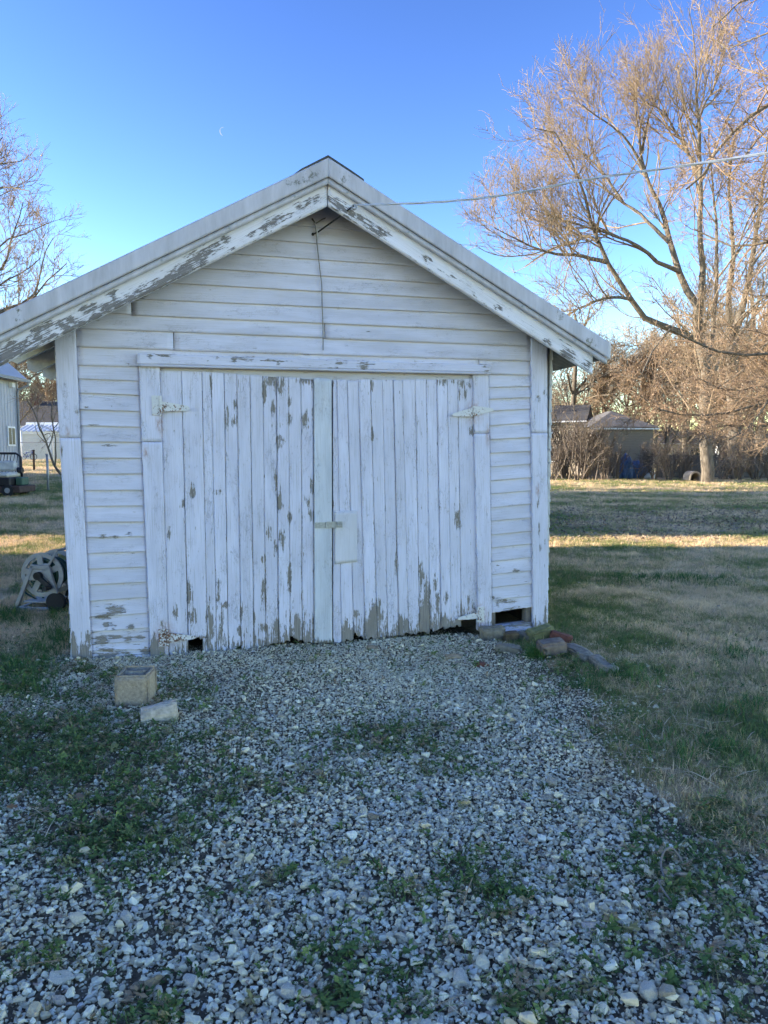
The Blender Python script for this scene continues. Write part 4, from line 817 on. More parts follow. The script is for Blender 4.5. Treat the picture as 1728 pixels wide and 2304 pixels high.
ROCKS = [(168,2090,.085,'large pale upright rock left among the gravel near the frame edge',1.3),(278,2084,.085,'pale angular rock left of the small green plant',1.0),(128,2225,.10,'big pale rock lowest left in the gravel',0.8),(308,2236,.075,'pale rock right of a tan rock at lower left',.8),(341,2232,.07,'tan rock at the lower left beside a pale rock',1.2),
 (428,2232,.08,'pale pointed rock at the bottom left of centre',1.0),(686,2270,.10,'large pale rock at the bottom edge left of the weeds',.9),(648,2255,.08,'rounded pale rock just left of the large bottom rock',1.0),(1040,2228,.10,'large pale flat rock right of the dry twigs at bottom',.8),(905,2130,.085,'bright jagged rock in the middle of the lower gravel',.9),
 (958,2038,.075,'bright white rock between weed patches',1.1),(920,1978,.08,'white rock above the middle weed patch',.8),(750,1862,.10,'large grey white rock in the middle of the drive',.6),(820,2038,.08,'grey rounded rock left of the weed patch',.8),(1462,1800,.085,'white rock at the straw edge of the drive',.6),
 (1243,1775,.10,'brown grey boulder right of the middle of the drive',.9),(1235,1806,.085,'grey boulder below the brown one on the drive',.8),(868,1668,.075,'tan grey rock on the mid drive below the garage',1.0),(646,1786,.08,'pale wide rock on the left of the mid drive',.6),(715,1750,.085,'grey stone standing in the mid drive gravel',1.0),
 (810,1805,.06,'orange tan rock in the middle gravel',1.0),(838,1850,.075,'pale tan rock on the middle of the drive',1.0),(74,1738,.06,'small white rock in the weeds on the left',.9),(205,1722,.075,'flat grey rock among the left weeds',.5),(372,1652,.09,'pale rounded rock below the concrete lump',.7),(1380,1498,.06,'lone white stone in the lawn edge beyond the kerb stones',.6),
 (1465,2262,.10,'pale blocky rock at the bottom right',1.0),(1510,2268,.10,'grey block of rock beside the pale one at bottom right',1.0),(1650,2118,.085,'flat pale rock on the lower right',.5),(1660,2145,.07,'white round rock on the lower right above the weeds',1.0)]
M['rock_pale'] = mat_rock('pale_limestone_rock', (0.84, 0.75, 0.57), (0.52, 0.45, 0.33)); M['rock_grey'] = mat_rock('grey_limestone_rock', (0.56, 0.48, 0.35), (0.32, 0.27, 0.19))
for k, (qx, qy, s, lab, zs) in enumerate(ROCKS):
    me = stone_mesh(500 + k, 16, 0.8); mt = 'b_tan' if 'tan' in lab else ('rock_grey' if ('grey' in lab and 'white' not in lab) or 'brown' in lab else 'rock_pale')
    o = link('rock', me, M[mt]); pp = G(qx, qy); s *= 0.82; o.scale = (s * 1.15, s, s * 0.95 * zs); o.rotation_euler = (random.uniform(-.2, .2), random.uniform(-.2, .2), random.uniform(0, 6)); o.location = (pp[0], pp[1] + s * 0.3, pp[2] + s * 0.26 * zs)
    tag(o, lab, 'rock', 'larger rocks scattered over the gravel drive')
# curled dead vine stick on the gravel
p = G(1500, 1995); tw = MB(); tw.tube(smooth_path([(-.03, -.12, .02), (-.05, -.06, .05), (-.01, .0, .03), (.0, .06, .05), (.03, .10, .08), (.07, .12, .07), (.09, .10, .04)], 20), 0.004, 6)
o = tw.build('twig', M['wood'], None, True); o.location = p; tag(o, 'thin curled brown twig on the weeds at lower right', 'twig')
p = G(722, 1745); tw = MB(); tw.tube([(0, 0, 0.005), (.004, .06, .02), (-.006, .15, .03), (-.02, .22, .04)], 0.004, 6); o = tw.build('twig', M['wood'], None, True); o.location = p; tag(o, 'straight thin grey twig in the mid drive gravel', 'twig')

# ------------------------------------------------------------------ hose reel beside the garage
p = G(98, 1374); hr = empty('hose_reel', (p[0], p[1] + 0.12, p[2]), -0.12, 'grey plastic garden hose reel cart with green hose beside the garage', 'hose reel')
CZ = 0.345
def disc(y, name='reel_disc'):
    m = MB(); R1, R0 = 0.215, 0.172; seg = 36
    for i in range(seg):
        a, b = 2 * math.pi * i / seg, 2 * math.pi * (i + 1) / seg
        m.add([(0.0 + r * math.cos(q), yy, CZ + r * math.sin(q)) for yy in (y, y + 0.014) for r, q in ((R0, a), (R1, a), (R1, b), (R0, b))], [(0, 1, 2, 3), (7, 6, 5, 4), (1, 5, 6, 2), (0, 3, 7, 4)])
    for k in range(5):
        a = math.pi / 2 + 0.12 + 2 * math.pi * k / 5; m.box((0.04, y - 0.002, CZ - 0.028), (0.178, y + 0.016, CZ + 0.028), Matrix.Rotation(-a, 3, 'Y'), (0, y, CZ))
    m.cyl((0, y - 0.004, CZ), (0, y + 0.018, CZ), 0.07, 20); return m.build(name, M['reel'], hr)
disc(-0.10); disc(0.16)
hc = MB()
for k in range(46):
    ly = k % 8; r = 0.07 + (k // 8) * 0.0155; hc.ring((random.uniform(-.004, .004), -0.075 + ly * 0.031 + random.uniform(-.005, .005), CZ + random.uniform(-.004, .004)), r, 0.0085, 'y', 24, 6)
hc.build('hose', M['hose'], hr, True)
hl = MB(); hl.tube(smooth_path([(-0.17, -0.02, CZ + .02), (-0.225, -0.04, CZ - .08), (-0.23, -0.03, CZ - .18), (-0.16, 0.0, 0.10), (-0.05, 0.02, 0.045), (0.08, 0.0, 0.035), (0.16, 0.05, 0.04)], 30), 0.0085, 8); hl.tube(smooth_path([(-0.13, .08, .12), (-.06, .05, .06), (.03, .09, .03), (.12, .12, .03)], 20), 0.0085, 8); hl.build('loose_hose', M['hose'], hr, True)
def aframe(y):
    m = MB()
    T0, T1 = (-0.075, CZ + .085), (0.085, CZ + .075)
    for a, b in (((-0.265, 0.015), T0), (T0, T1), (T1, (0.20, 0.02)), ((-0.265, 0.018), (0.12, 0.018))):
        d = Vector((b[0]-a[0], 0, b[1]-a[1])); L = d.length; ang = math.atan2(d.z, d.x); c = ((a[0]+b[0])/2, (a[1]+b[1])/2)
        m.box((c[0] - L/2 - 0.012, y, c[1] - 0.019), (c[0] + L/2 + 0.012, y + 0.03, c[1] + 0.019), Matrix.Rotation(-ang, 3, 'Y'))
    m.prism([(-0.085, CZ + .06), (0.09, CZ + .055), (0.13, CZ - .055), (-0.135, CZ - .05)], y + 0.006, y + 0.02)
    return m.build('frame', M['reel'], hr, bevel=0.003)
aframe(-0.145); aframe(0.20)
m = MB(); m.box((-0.20, -0.11, 0.075), (0.10, 0.20, 0.085)); m.box((-0.25, -0.115, 0.008), (-0.22, 0.20, 0.03)); m.build('base_tray', M['reel'], hr)
m = MB(); m.cyl((0.0, -0.19, CZ), (0.0, -0.145, CZ), 0.038, 18); m.box((-0.03, -0.19, CZ - 0.022), (0.155, -0.165, CZ + 0.022), Matrix.Rotation(0.72, 3, 'Y'), (0, -0.17, CZ)); m.cyl((0.118, -0.26, CZ - 0.105), (0.118, -0.165, CZ - 0.105), 0.022, 14); m.build('crank', M['black'], hr)
for y in (-0.15, 0.19): m = MB(); m.cyl((0.15, y, 0.09), (0.15, y + 0.05, 0.09), 0.09, 24); m.build('wheel', M['rubber'], hr)
m = MB(); m.tube([(0.02, -0.12, CZ + .10), (0.09, -0.12, CZ + .105), (0.17, -0.12, CZ + .24), (0.17, 0.2, CZ + .24), (0.09, 0.2, CZ + .105)], 0.014, 8); m.build('handle', M['reel'], hr)

# ------------------------------------------------------------------ trees
def mat_bark(name, c1, c2, sc=9):
    m, t, b = new_mat(name); N = NT(t); tc = N.n('ShaderNodeTexCoord').outputs['Object']
    n1 = N.noise(N.mapping(tc, (sc, sc, sc * 0.25)), 1, 6, 0.65); N.l(N.ramp(n1, (0.32, c2), (0.68, c1)), b.inputs['Base Color']); b.inputs['Roughness'].default_value = 0.95; b.inputs['Specular IOR Level'].default_value = 0.1
    N.l(N.bump(n1, 0.8, 0.03), b.inputs['Normal']); return m
M['bark'] = mat_bark('grey_brown_bark', (0.24, 0.20, 0.15), (0.075, 0.06, 0.045)); M['twig'] = mat_bark('twig_bark', (0.34, 0.275, 0.20), (0.18, 0.145, 0.105), 3)
M['twig_red'] = mat_bark('red_brown_twig_bark', (0.36, 0.25, 0.155), (0.18, 0.12, 0.08), 3); M['twig_grey'] = mat_bark('grey_twig_bark', (0.38, 0.285, 0.185), (0.20, 0.145, 0.095), 3)
M['bud'] = mat_simple('reddish_buds', (0.50, 0.37, 0.23), 0.8, 0.3, 2, 0, col2=(0.30, 0.20, 0.13))
M['brush'] = mat_bark('brown_brush_bark', (0.20, 0.16, 0.125), (0.10, 0.08, 0.062), 3); M['dry_leaf'] = mat_simple('tan_clinging_leaves', (0.42, 0.33, 0.22), 0.8, 0.3, 2, 0, col2=(0.26, 0.19, 0.13))
def unit(v): return v / np.maximum(np.linalg.norm(v, axis=-1, keepdims=True), 1e-9)
def tubes(pts, rad, S_):
    N_, P, _ = pts.shape; t = unit(np.gradient(pts, axis=1)); md = unit(pts[:, -1] - pts[:, 0])
    ref = np.where(np.abs(md[:, 2:3]) > 0.8, np.array([[1.0, 0, 0]]), np.array([[0, 0, 1.0]]))[:, None, :]
    a = unit(np.cross(t, np.broadcast_to(ref, t.shape))); b = np.cross(t, a); q = 2 * np.pi * np.arange(S_) / S_
    V = pts[:, :, None, :] + rad[:, :, None, None] * (a[:, :, None, :] * np.cos(q)[None, None, :, None] + b[:, :, None, :] * np.sin(q)[None, None, :, None])
    base = (np.arange(N_) * P * S_)[:, None, None] + (np.arange(P - 1) * S_)[None, :, None] + np.arange(S_)[None, None, :]
    nx_ = (np.arange(S_) + 1) % S_; base2 = base - np.arange(S_)[None, None, :] + nx_[None, None, :]
    Q = np.stack([base, base2, base2 + S_, base + S_], -1).reshape(-1, 4); return V.reshape(-1, 3), Q
def joinq(L):
    V, Q, o = [], [], 0
    for v, q in L: V.append(v); Q.append(q + o); o += len(v)
    return np.concatenate(V), np.concatenate(Q)
def resample(poly, P):
    poly = np.asarray(poly, float); d = np.concatenate([[0], np.cumsum(np.linalg.norm(np.diff(poly, axis=0), axis=1))]); s = np.linspace(0, d[-1], P)
    sm = smooth_path(poly, 80); ds = np.concatenate([[0], np.cumsum(np.linalg.norm(np.diff(sm, axis=0), axis=1))]); s = np.linspace(0, ds[-1], P)
    return np.stack([np.interp(s, ds, sm[:, k]) for k in range(3)], -1)
def grow(pp, pr, rng, nch, l0, l1, ang, P, up=0.25, wob=0.12, t0=0.2, t1=1.0, rk=0.62, rmin=0.006, droop=0.0):
    N_, PP, _ = pp.shape; tot = int(N_ * nch); ip = rng.integers(0, N_, tot); t = t0 + (t1 - t0) * rng.random(tot) ** 0.85
    f = t * (PP - 1); i = np.minimum(f.astype(int), PP - 2); f = (f - i)[:, None]
    p = pp[ip, i] * (1 - f) + pp[ip, i + 1] * f; r = pr[ip, i] * (1 - f[:, 0]) + pr[ip, i + 1] * f[:, 0]
    tg = unit(pp[ip, i + 1] - pp[ip, i]); rd = unit(np.cross(tg, rng.normal(size=(tot, 3)))); an = np.radians(ang) * rng.uniform(0.65, 1.35, tot)[:, None]
    d = unit(tg * np.cos(an) + rd * np.sin(an) + np.array([0, 0, up])); L = rng.uniform(l0, l1, tot) * (1.12 - 0.45 * t); st = (L / (P - 1))[:, None]
    pts = [p]
    for k in range(P - 1):
        d = unit(d + rng.normal(0, wob, (tot, 3)) + np.array([0, 0, up * 0.28 - droop])); pts.append(pts[-1] + d * st)
    pts = np.stack(pts, 1); r0 = np.clip(np.minimum(r * rk, L * 0.013 + 0.004), rmin, None); rad = r0[:, None] * np.linspace(1, 0.40, P)[None, :]; rad = np.maximum(rad, rmin * 0.55)
    return pts, rad
def tree(name, limbs, radii, levels, rng, label, cat='tree', group=None, mats=('bark', 'twig'), base=None, buds=None, P0=14, bud_mat='bud'):
    """limbs: polylines in the world; levels: growth settings; the crown is every branch and twig"""
    base = np.array(base if base is not None else limbs[0][0]); LP_ = np.stack([resample(np.asarray(l) - base, P0) for l in limbs]); LR = np.stack([a + (b - a) * np.linspace(0, 1, P0) ** 0.85 for a, b in radii])
    LP_[:, 1:-1] += rng.normal(0, 0.002, LP_[:, 1:-1].shape) * np.linalg.norm(LP_[:, -1] - LP_[:, 0], axis=-1)[:, None, None]
    root = empty(name, base, 0, label, cat, group); V, Q = tubes(LP_, LR, 9); link('trunk', npmesh('trunk', V, Q, True), M[mats[0]], root)
    cur = (LP_, LR); allq = []; tw = None
    for k, kw in enumerate(levels):
        src = cur
        if kw.pop('also_limbs', False): pass
        pts, rad = grow(*src, rng, **kw); allq.append(tubes(pts, rad, 5 if k == 0 else 3)); cur = (pts, rad)
    V, Q = joinq(allq); link('crown', npmesh('crown', V, Q), M[mats[1]], root)
    if buds:
        pts = cur[0]; n = int(len(pts) * buds[0]); i = rng.integers(0, len(pts), n); j = rng.integers(1, pts.shape[1], n); c = pts[i, j] + rng.normal(0, buds[1] * 0.8, (n, 3)); r = buds[1] * rng.uniform(0.5, 1.25, n)[:, None]
        dirs = unit(rng.normal(size=(n, 3))); e1 = unit(np.cross(dirs, rng.normal(size=(n, 3)))); e2 = np.cross(dirs, e1)
        vv = np.stack([c + dirs * r * 1.5, c + e1 * r * .8, c + (-0.5 * e1 + .8 * e2) * r, c + (-0.5 * e1 - .8 * e2) * r], 1).reshape(-1, 3); b = (np.arange(n) * 4)[:, None]
        ff = np.concatenate([b + np.array([[0, 1, 2]]), b + np.array([[0, 2, 3]]), b + np.array([[0, 3, 1]])]); o = link('buds', npmesh('buds', vv, ff), M[bud_mat], root); o['kind'] = 'stuff'
    return root
def pl(pts, Z, dz=0.0): # a limb traced at its own distance, swinging dz metres nearer or farther towards its tip
    n = len(pts); return [at_depth(x, y, Z + dz * (k / (n - 1))) for k, (x, y) in enumerate(pts)]
rg = np.random.default_rng(3)
# the big maple
Z = 42.0; gz = float(terrain(20, 42)); b = at_depth(1592, 1060, Z); b[2] = float(terrain(b[0], Z)) - 0.1
LM = [[b] + pl([(1589,1000),(1586,900),(1587,830),(1574,760),(1568,700),(1572,685)], Z),
 pl([(1570,690),(1545,645),(1528,610),(1512,560),(1499,510),(1490,470),(1462,420),(1452,380),(1440,330),(1430,250),(1425,185)], Z, 2.5),
 pl([(1530,612),(1480,590),(1450,565),(1410,540),(1360,522),(1310,508),(1250,490),(1185,468)], Z, -2.5),
 pl([(1505,545),(1470,512),(1440,480),(1400,455),(1360,425),(1310,402),(1262,388)], Z, 3.0),
 pl([(1574,700),(1582,620),(1575,540),(1578,440),(1575,360),(1570,270),(1564,160),(1557,70),(1549,18)], Z, -1.0),
 pl([(1588,825),(1602,770),(1606,720),(1613,600),(1610,470),(1600,390),(1594,290)], Z, 3.5),
 pl([(1578,770),(1520,742),(1458,722),(1420,670),(1387,620),(1362,578),(1340,530),(1322,480),(1315,440),(1288,370),(1252,300),(1200,288)], Z, -3.0),
 pl([(1365,590),(1335,583),(1298,574),(1250,572),(1190,552),(1112,512)], Z - 2.2, -1.5),
 pl([(1345,545),(1320,530),(1290,545),(1240,560),(1180,600)], Z - 2, 2.5),
 pl([(1568,285),(1585,235),(1605,200),(1612,140)], Z, 1.0), pl([(1575,400),(1540,330),(1505,270),(1480,215)], Z, 1.5), pl([(1455,395),(1420,330),(1385,290),(1340,260),(1310,235)], Z, -1.5),
 pl([(1445,345),(1455,280),(1478,220),(1500,170)], Z + 2, 1), pl([(1400,455),(1350,380),(1290,330),(1240,300)], Z + 1.5, 2), pl([(1590,850),(1640,790),(1690,720),(1760,640)], Z, 4), pl([(1420,672),(1370,670),(1310,690),(1260,720)], Z - 1, -2)]
RM = [(.36,.26),(.22,.025),(.13,.02),(.12,.02),(.20,.02),(.17,.025),(.22,.02),(.12,.02),(.10,.02),(.09,.02),(.11,.02),(.10,.02),(.09,.02),(.09,.02),(.18,.03),(.10,.02)]
tree('maple_tree', LM, RM, [dict(nch=16, l0=2.2, l1=5.4, ang=44, P=8, up=0.24, wob=0.10, t0=0.22, rmin=0.016), dict(nch=7, l0=1.0, l1=2.3, ang=42, P=6, up=0.22, wob=0.12, t0=0.1, rmin=0.012), dict(nch=5, l0=0.5, l1=1.25, ang=46, P=4, up=0.18, wob=0.2, t0=0.1, rmin=0.0125)],
     rg, 'tall bare maple with spreading sunlit limbs at the lawn edge', group='bare trees behind the lawn', base=b, mats=('bark', 'twig_grey'))
# second trunk just right of it
b2 = at_depth(1655, 1058, 47); b2[2] = float(terrain(b2[0], 47)) - .1
LM = [[b2] + pl([(1652,950),(1648,850),(1645,760)], 47), pl([(1645,770),(1680,660),(1695,560),(1715,420),(1730,280)], 47, 2), pl([(1646,800),(1640,690),(1650,560),(1640,430),(1655,300)], 47, -2), pl([(1690,600),(1720,560),(1770,500)], 47, 1), pl([(1648,740),(1690,700),(1740,660)], 47, -3), pl([(1650,850),(1610,790),(1570,760)], 47, -2)]
tree('elm_tree', LM, [(.5,.32),(.25,.03),(.24,.03),(.1,.02),(.12,.02),(.1,.02)], [dict(nch=14, l0=2.0, l1=4.5, ang=48, P=7, up=0.2, wob=0.16, t0=0.2, rmin=0.016), dict(nch=8, l0=0.9, l1=2.0, ang=48, P=5, up=0.15, wob=0.16, t0=0.1, rmin=0.013), dict(nch=6, l0=0.4, l1=0.9, ang=45, P=4, up=.15, wob=.18, t0=.1, rmin=.010)],
     rg, 'thick dark trunked bare tree right of the big maple', group='bare trees behind the lawn', base=b2, mats=('bark', 'twig'))
# nearer oak-like tree standing out of the frame on the right: its budded limbs reach in
b3 = np.array([19.6, 27.0, float(terrain(19.6, 27.0)) - .1]); Zn = 27.0
up3 = lambda z: b3 + np.array([0, 0, z])
LM = [[b3, up3(2), up3(4.2), up3(7.5), up3(11), up3(15), up3(19)],
 [up3(10.5)] + pl([(1850,200),(1728,237),(1690,263),(1650,298),(1615,338),(1598,372),(1575,402),(1545,425)], Zn - 1, -2), [up3(8.0)] + pl([(1850,520),(1728,546),(1680,553),(1640,553),(1600,532),(1562,515)], Zn - 1, 1.5),
 [up3(4.5)] + pl([(1850,760),(1728,800),(1650,796),(1600,782),(1555,768),(1508,742),(1480,755),(1462,800),(1440,850)], Zn - 2, -2), [up3(13)] + pl([(1820,60),(1740,70),(1680,95),(1640,110),(1610,90)], Zn, 2),
 [up3(14.5)] + pl([(1800,-40),(1720,-10),(1670,0),(1625,40),(1605,60)], Zn, -1.5), [up3(11.5)] + pl([(1830,150),(1740,172),(1690,160),(1640,140)], Zn, 3), [up3(6)] + pl([(1840,620),(1740,660),(1680,700),(1630,760),(1600,820)], Zn, 3), [up3(4)] + pl([(1840,850),(1740,880),(1690,960),(1640,990)], Zn - 3, -1),
 [up3(9)] + pl([(1820,330),(1740,360),(1690,400),(1650,440),(1620,470)], Zn, 3), [up3(7)] + pl([(1830,430),(1740,440),(1690,480),(1640,610)], Zn, -2), [up3(5)] + pl([(1840,700),(1740,760),(1650,850),(1580,880),(1520,900)], Zn, 2), [up3(5)] + pl([(1840,820),(1728,860),(1640,880),(1570,850)], Zn - 2, 0), [up3(3.2)] + pl([(1840,890),(1728,905),(1650,925),(1560,935),(1480,920)], Zn - 2, -2), [up3(2.8)] + pl([(1840,940),(1720,960),(1640,955),(1560,975)], Zn - 1, -2), [up3(12)] + pl([(1800,250),(1728,290),(1690,330),(1640,400),(1610,440)], Zn, -3)]
tree('oak_tree', LM, [(.55,.10)] + [(.14,.03), (.11,.025), (.09,.02)] + [(.085,.018)] * 12, [dict(nch=15, l0=1.2, l1=3.2, ang=48, P=7, up=0.10, wob=0.2, t0=0.35, rmin=0.012), dict(nch=8, l0=0.5, l1=1.3, ang=50, P=5, up=0.05, wob=0.2, t0=0.15, rmin=0.009), dict(nch=4, l0=0.25, l1=0.6, ang=48, P=4, up=0.05, wob=0.2, t0=0.1, rmin=0.0075)],
     rg, 'nearer bare tree reaching in from the right with reddish buds', group='bare trees behind the lawn', base=b3, mats=('bark', 'twig_red'), buds=(1.6, 0.021))
# bare tree on the left edge
b4 = np.array([-20.6, 33.0, float(terrain(-20.6, 33)) - .1]); q4 = lambda z: b4 + np.array([0, 0, z]); Zl = 33.0
LM = [[b4, q4(2.5), q4(5.5), q4(9), q4(12), q4(14.6)], [q4(5)] + pl([(-60,640),(0,552),(40,532),(70,520),(108,502)], Zl, 2), [q4(7.5)] + pl([(-50,470),(0,424),(30,421),(66,430)], Zl, -2), [q4(5.5)] + pl([(-50,640),(10,600),(20,555),(38,505),(52,455)], Zl, 1),
      [q4(3.5)] + pl([(-40,720),(40,690),(82,655),(90,620),(104,560),(120,535)], Zl, 2), [q4(3.5)] + pl([(-20,715),(60,690),(100,640),(130,610),(150,592)], Zl, -2), [q4(9.5)] + pl([(-50,400),(0,370),(30,365),(50,362)], Zl, 1), [q4(11)] + pl([(-40,350),(0,320),(6,308)], Zl), [q4(3)] + pl([(-40,760),(20,740),(70,720),(120,690)], Zl, 2), [q4(4.2)] + pl([(-50,690),(0,640),(60,610),(92,580)], Zl, 0)]
tree('ash_tree', LM, [(.40,.05)] + [(.11,.018)] * 9, [dict(nch=13, l0=1.2, l1=2.6, ang=45, P=7, up=0.25, wob=0.15, t0=0.3, rmin=0.013), dict(nch=7, l0=0.6, l1=1.3, ang=45, P=5, up=0.25, wob=0.15, t0=0.1, rmin=0.010), dict(nch=5, l0=0.25, l1=0.6, ang=42, P=4, up=0.25, wob=0.16, t0=0.1, rmin=0.0075)],
     rg, 'bare grey tree above the left eave of the garage', group='bare trees left of the garage', base=b4, mats=('bark', 'twig_grey'))
# generic bare trees, copied to fill the far tree lines
def gen_limbs(rng, h, r, nl, spread):
    T = [np.array([0, 0, 0.0])]; d = np.array([0, 0, 1.0])
    for k in range(6): d = unit(d + rng.normal(0, 0.06, 3) * [1, 1, 0]); T.append(T[-1] + d * h * 0.14)
    L = [np.array(T)]
    for k in range(nl):
        t = rng.uniform(0.22, 0.95); i = t * 6; a = T[int(i)]; az = 2 * math.pi * (k / nl * 2.6 + rng.uniform(-.1, .1)); el = rng.uniform(0.5, 1.1); q = np.array([math.cos(az) * math.cos(el), math.sin(az) * math.cos(el), math.sin(el)]); n = 5; pts = [a]; ln = h * rng.uniform(0.25, 0.42) * (1.2 - 0.5 * t) * spread
        for m_ in range(n): q = unit(q + rng.normal(0, 0.13, 3) + np.array([0, 0, .06])); pts.append(pts[-1] + q * ln / n)
        L.append(np.array(pts))
    return L, [(r, r * 0.3)] + [(r * 0.38, 0.02)] * nl
def copy_tree(o, loc, rz, sc, label=None, group=None):
    r = o.copy(); COL.objects.link(r); r.location = loc; r.rotation_euler = (0, 0, rz); r.scale = (sc, sc, sc)
    if label: r['label'] = label
    if group: r['group'] = group
    for ch in o.children: c = ch.copy(); COL.objects.link(c); c.parent = r
    return r
protos = []
for k, (h, r, nl, mt, bd, sp) in enumerate(((13, .28, 13, 'twig', None, 1.0), (11, .22, 12, 'twig_grey', None, 1.1), (9, .18, 13, 'twig_red', (1.0, .03), 1.2))):
    L, R_ = gen_limbs(rg, h, r, nl, sp)
    protos.append([L, R_, h, mt, bd])
def far_tree(k, loc, name, label, group):
    L, R_, h, mt, bd = protos[k]
    return tree(name, [np.asarray(l) for l in L], R_, [dict(nch=9, l0=h * .10, l1=h * .22, ang=46, P=6, up=0.18, wob=0.17, t0=0.2, rmin=0.02), dict(nch=6, l0=h * .05, l1=h * .12, ang=46, P=5, up=0.15, wob=0.17, t0=0.1, rmin=0.019), dict(nch=3, l0=h * .03, l1=h * .07, ang=45, P=3, up=.15, wob=.17, t0=.1, rmin=.016)],
                rg, label, group=group, base=(0, 0, 0), mats=('bark', mt), buds=bd, bud_mat='dry_leaf' if k == 2 else 'bud')
FT = [(0, 1290, 60, 1.15, 'bare tree above the right garage eave, left of the tan hip roof'), (1, 1345, 66, 1.15, 'bare tree rising behind the tan hip roof, left one'), (2, 1400, 58, 1.05, 'red brown twiggy tree behind the middle of the hip roof'), (0, 1440, 70, 1.15, 'bare tree rising behind the right end of the hip roof'),
      (2, 1500, 56, 1.15, 'tan leafed tree left of the big maple trunk'), (1, 1545, 64, 1.45, 'grey bare tree just behind the big maple trunk'), (2, 1625, 54, 1.2, 'tan leafed tree between the maple and the thick dark trunk'), (0, 1690, 60, 1.35, 'bare tree behind the fence near the right frame edge'), (2, 1740, 52, 1.3, 'tan leafed tree at the right frame edge'), (1, 1240, 72, .9, 'far grey tree beside the right garage wall'),
      (1, 1470, 90, 1.5, 'far grey tree in the gap right of the hip roof'), (0, 1590, 95, 1.9, 'far bare tree behind the maple crown'), (2, 1335, 95, 1.2, 'far brown tree between the two house roofs'), (0, 1700, 100, 2.0, 'far bare tree behind the right fence')]
GL_ = [(0, 30, 62, 1.0, 'bare tree behind the grey metal barn eave'), (1, 95, 80, 1.1, 'bare tree behind the dark shingled house chimney'), (2, 128, 78, .9, 'brown tree behind the small metal shed'), (1, -40, 60, 1.2, 'tall bare tree at the left frame edge far back'), (0, 150, 80, 1.1, 'far bare tree hidden mostly by the left garage corner'), (2, 62, 80, 1.0, 'far brown tree over the dark house roof')]
src = {}
for lst, grp in ((FT, 'bare trees behind the lawn'), (GL_, 'bare trees left of the garage')):
    for k, qx, zz, sc, lab in lst:
        X_ = (qx - 864) / F * zz; loc = (X_, zz, float(terrain(X_, zz)) - 0.1)
        if k not in src: src[k] = far_tree(k, loc, ('walnut_tree', 'hackberry_tree', 'hornbeam_tree')[k], lab, grp); o = src[k]; o.location = loc; o.scale = (sc,) * 3
        else: copy_tree(src[k], loc, rg.uniform(0, 6.28), sc, lab, grp)
# thicket shrubs along the lawn edge
def shrub(name, label, h, nst, seed, mt):
    r = np.random.default_rng(seed); L = []
    for k in range(nst):
        a = r.uniform(0, 6.28); t = r.uniform(0.05, 0.55); d = np.array([math.cos(a) * t, math.sin(a) * t, 1.0]); d /= np.linalg.norm(d); p = [np.array([math.cos(a) * .15, math.sin(a) * .15, 0])]
        for m_ in range(4): d = unit(d + r.normal(0, 0.12, 3)); p.append(p[-1] + d * h * r.uniform(.7, 1.1) / 4)
        L.append(np.array(p))
    return tree(name, L, [(.035, .01)] * nst, [dict(nch=9, l0=h * .2, l1=h * .45, ang=38, P=5, up=0.2, wob=.15, t0=.1, rmin=.012), dict(nch=6, l0=h * .08, l1=h * .2, ang=42, P=4, up=.12, wob=.18, t0=.1, rmin=.009)], r, label, 'shrub', 'brown shrubs along the lawn edge', (mt, mt), (0, 0, 0), P0=6)
SHR = [(1245, 44, 1.0), (1275, 46, 1.6), (1305, 44, 1.45), (1335, 43.5, 1.3), (1360, 45, 1.0), (1385, 46.5, .8), (1440, 47, .75), (1470, 46, .9), (1505, 45, 1.0), (1535, 47, .9), (1625, 46, 1.0), (1660, 45, 1.0), (1700, 46, 1.1), (1735, 45, 1.0), (1318, 50, 1.2), (1262, 51, 1.6), (1640, 50, 1.3)]
SLAB = ['brown twiggy shrub nearest the right garage corner board', 'tall brown shrub before the lit tan house wall', 'brown shrub at the left end of the hip roofed wall', 'brown shrub standing foremost before the hip roofed wall', 'small shrub in the middle of the hip roofed wall', 'small shrub left of the blue tarp', 'small shrub right behind the blue tarp', 'shrub between the hip roofed house and the doghouse', 'shrub left of the white doghouse',
        'shrub directly behind the white doghouse', 'shrub right of the maple trunk', 'shrub before the fence, second right of the maple', 'shrub before the fence, third right of the maple', 'shrub before the fence at the right frame edge', 'tall thicket stem cluster beside the hip roof', 'tall thicket stem cluster before the tan gable house', 'tall thicket right of the maple by the fence']
s0 = None
for k, (qx, zz, sc) in enumerate(SHR):
    X_ = (qx - 864) / F * zz; loc = (X_, zz, float(terrain(X_, zz)) - .05)
    if k in (0, 1): o = shrub('shrub', SLAB[k], 2.4, 11, 60 + k, 'brush'); o.location = loc; o.scale = (sc,) * 3; s0 = (s0 or []) + [o]
    else: copy_tree(s0[k % 2], loc, rg.uniform(0, 6.28), sc, SLAB[k])
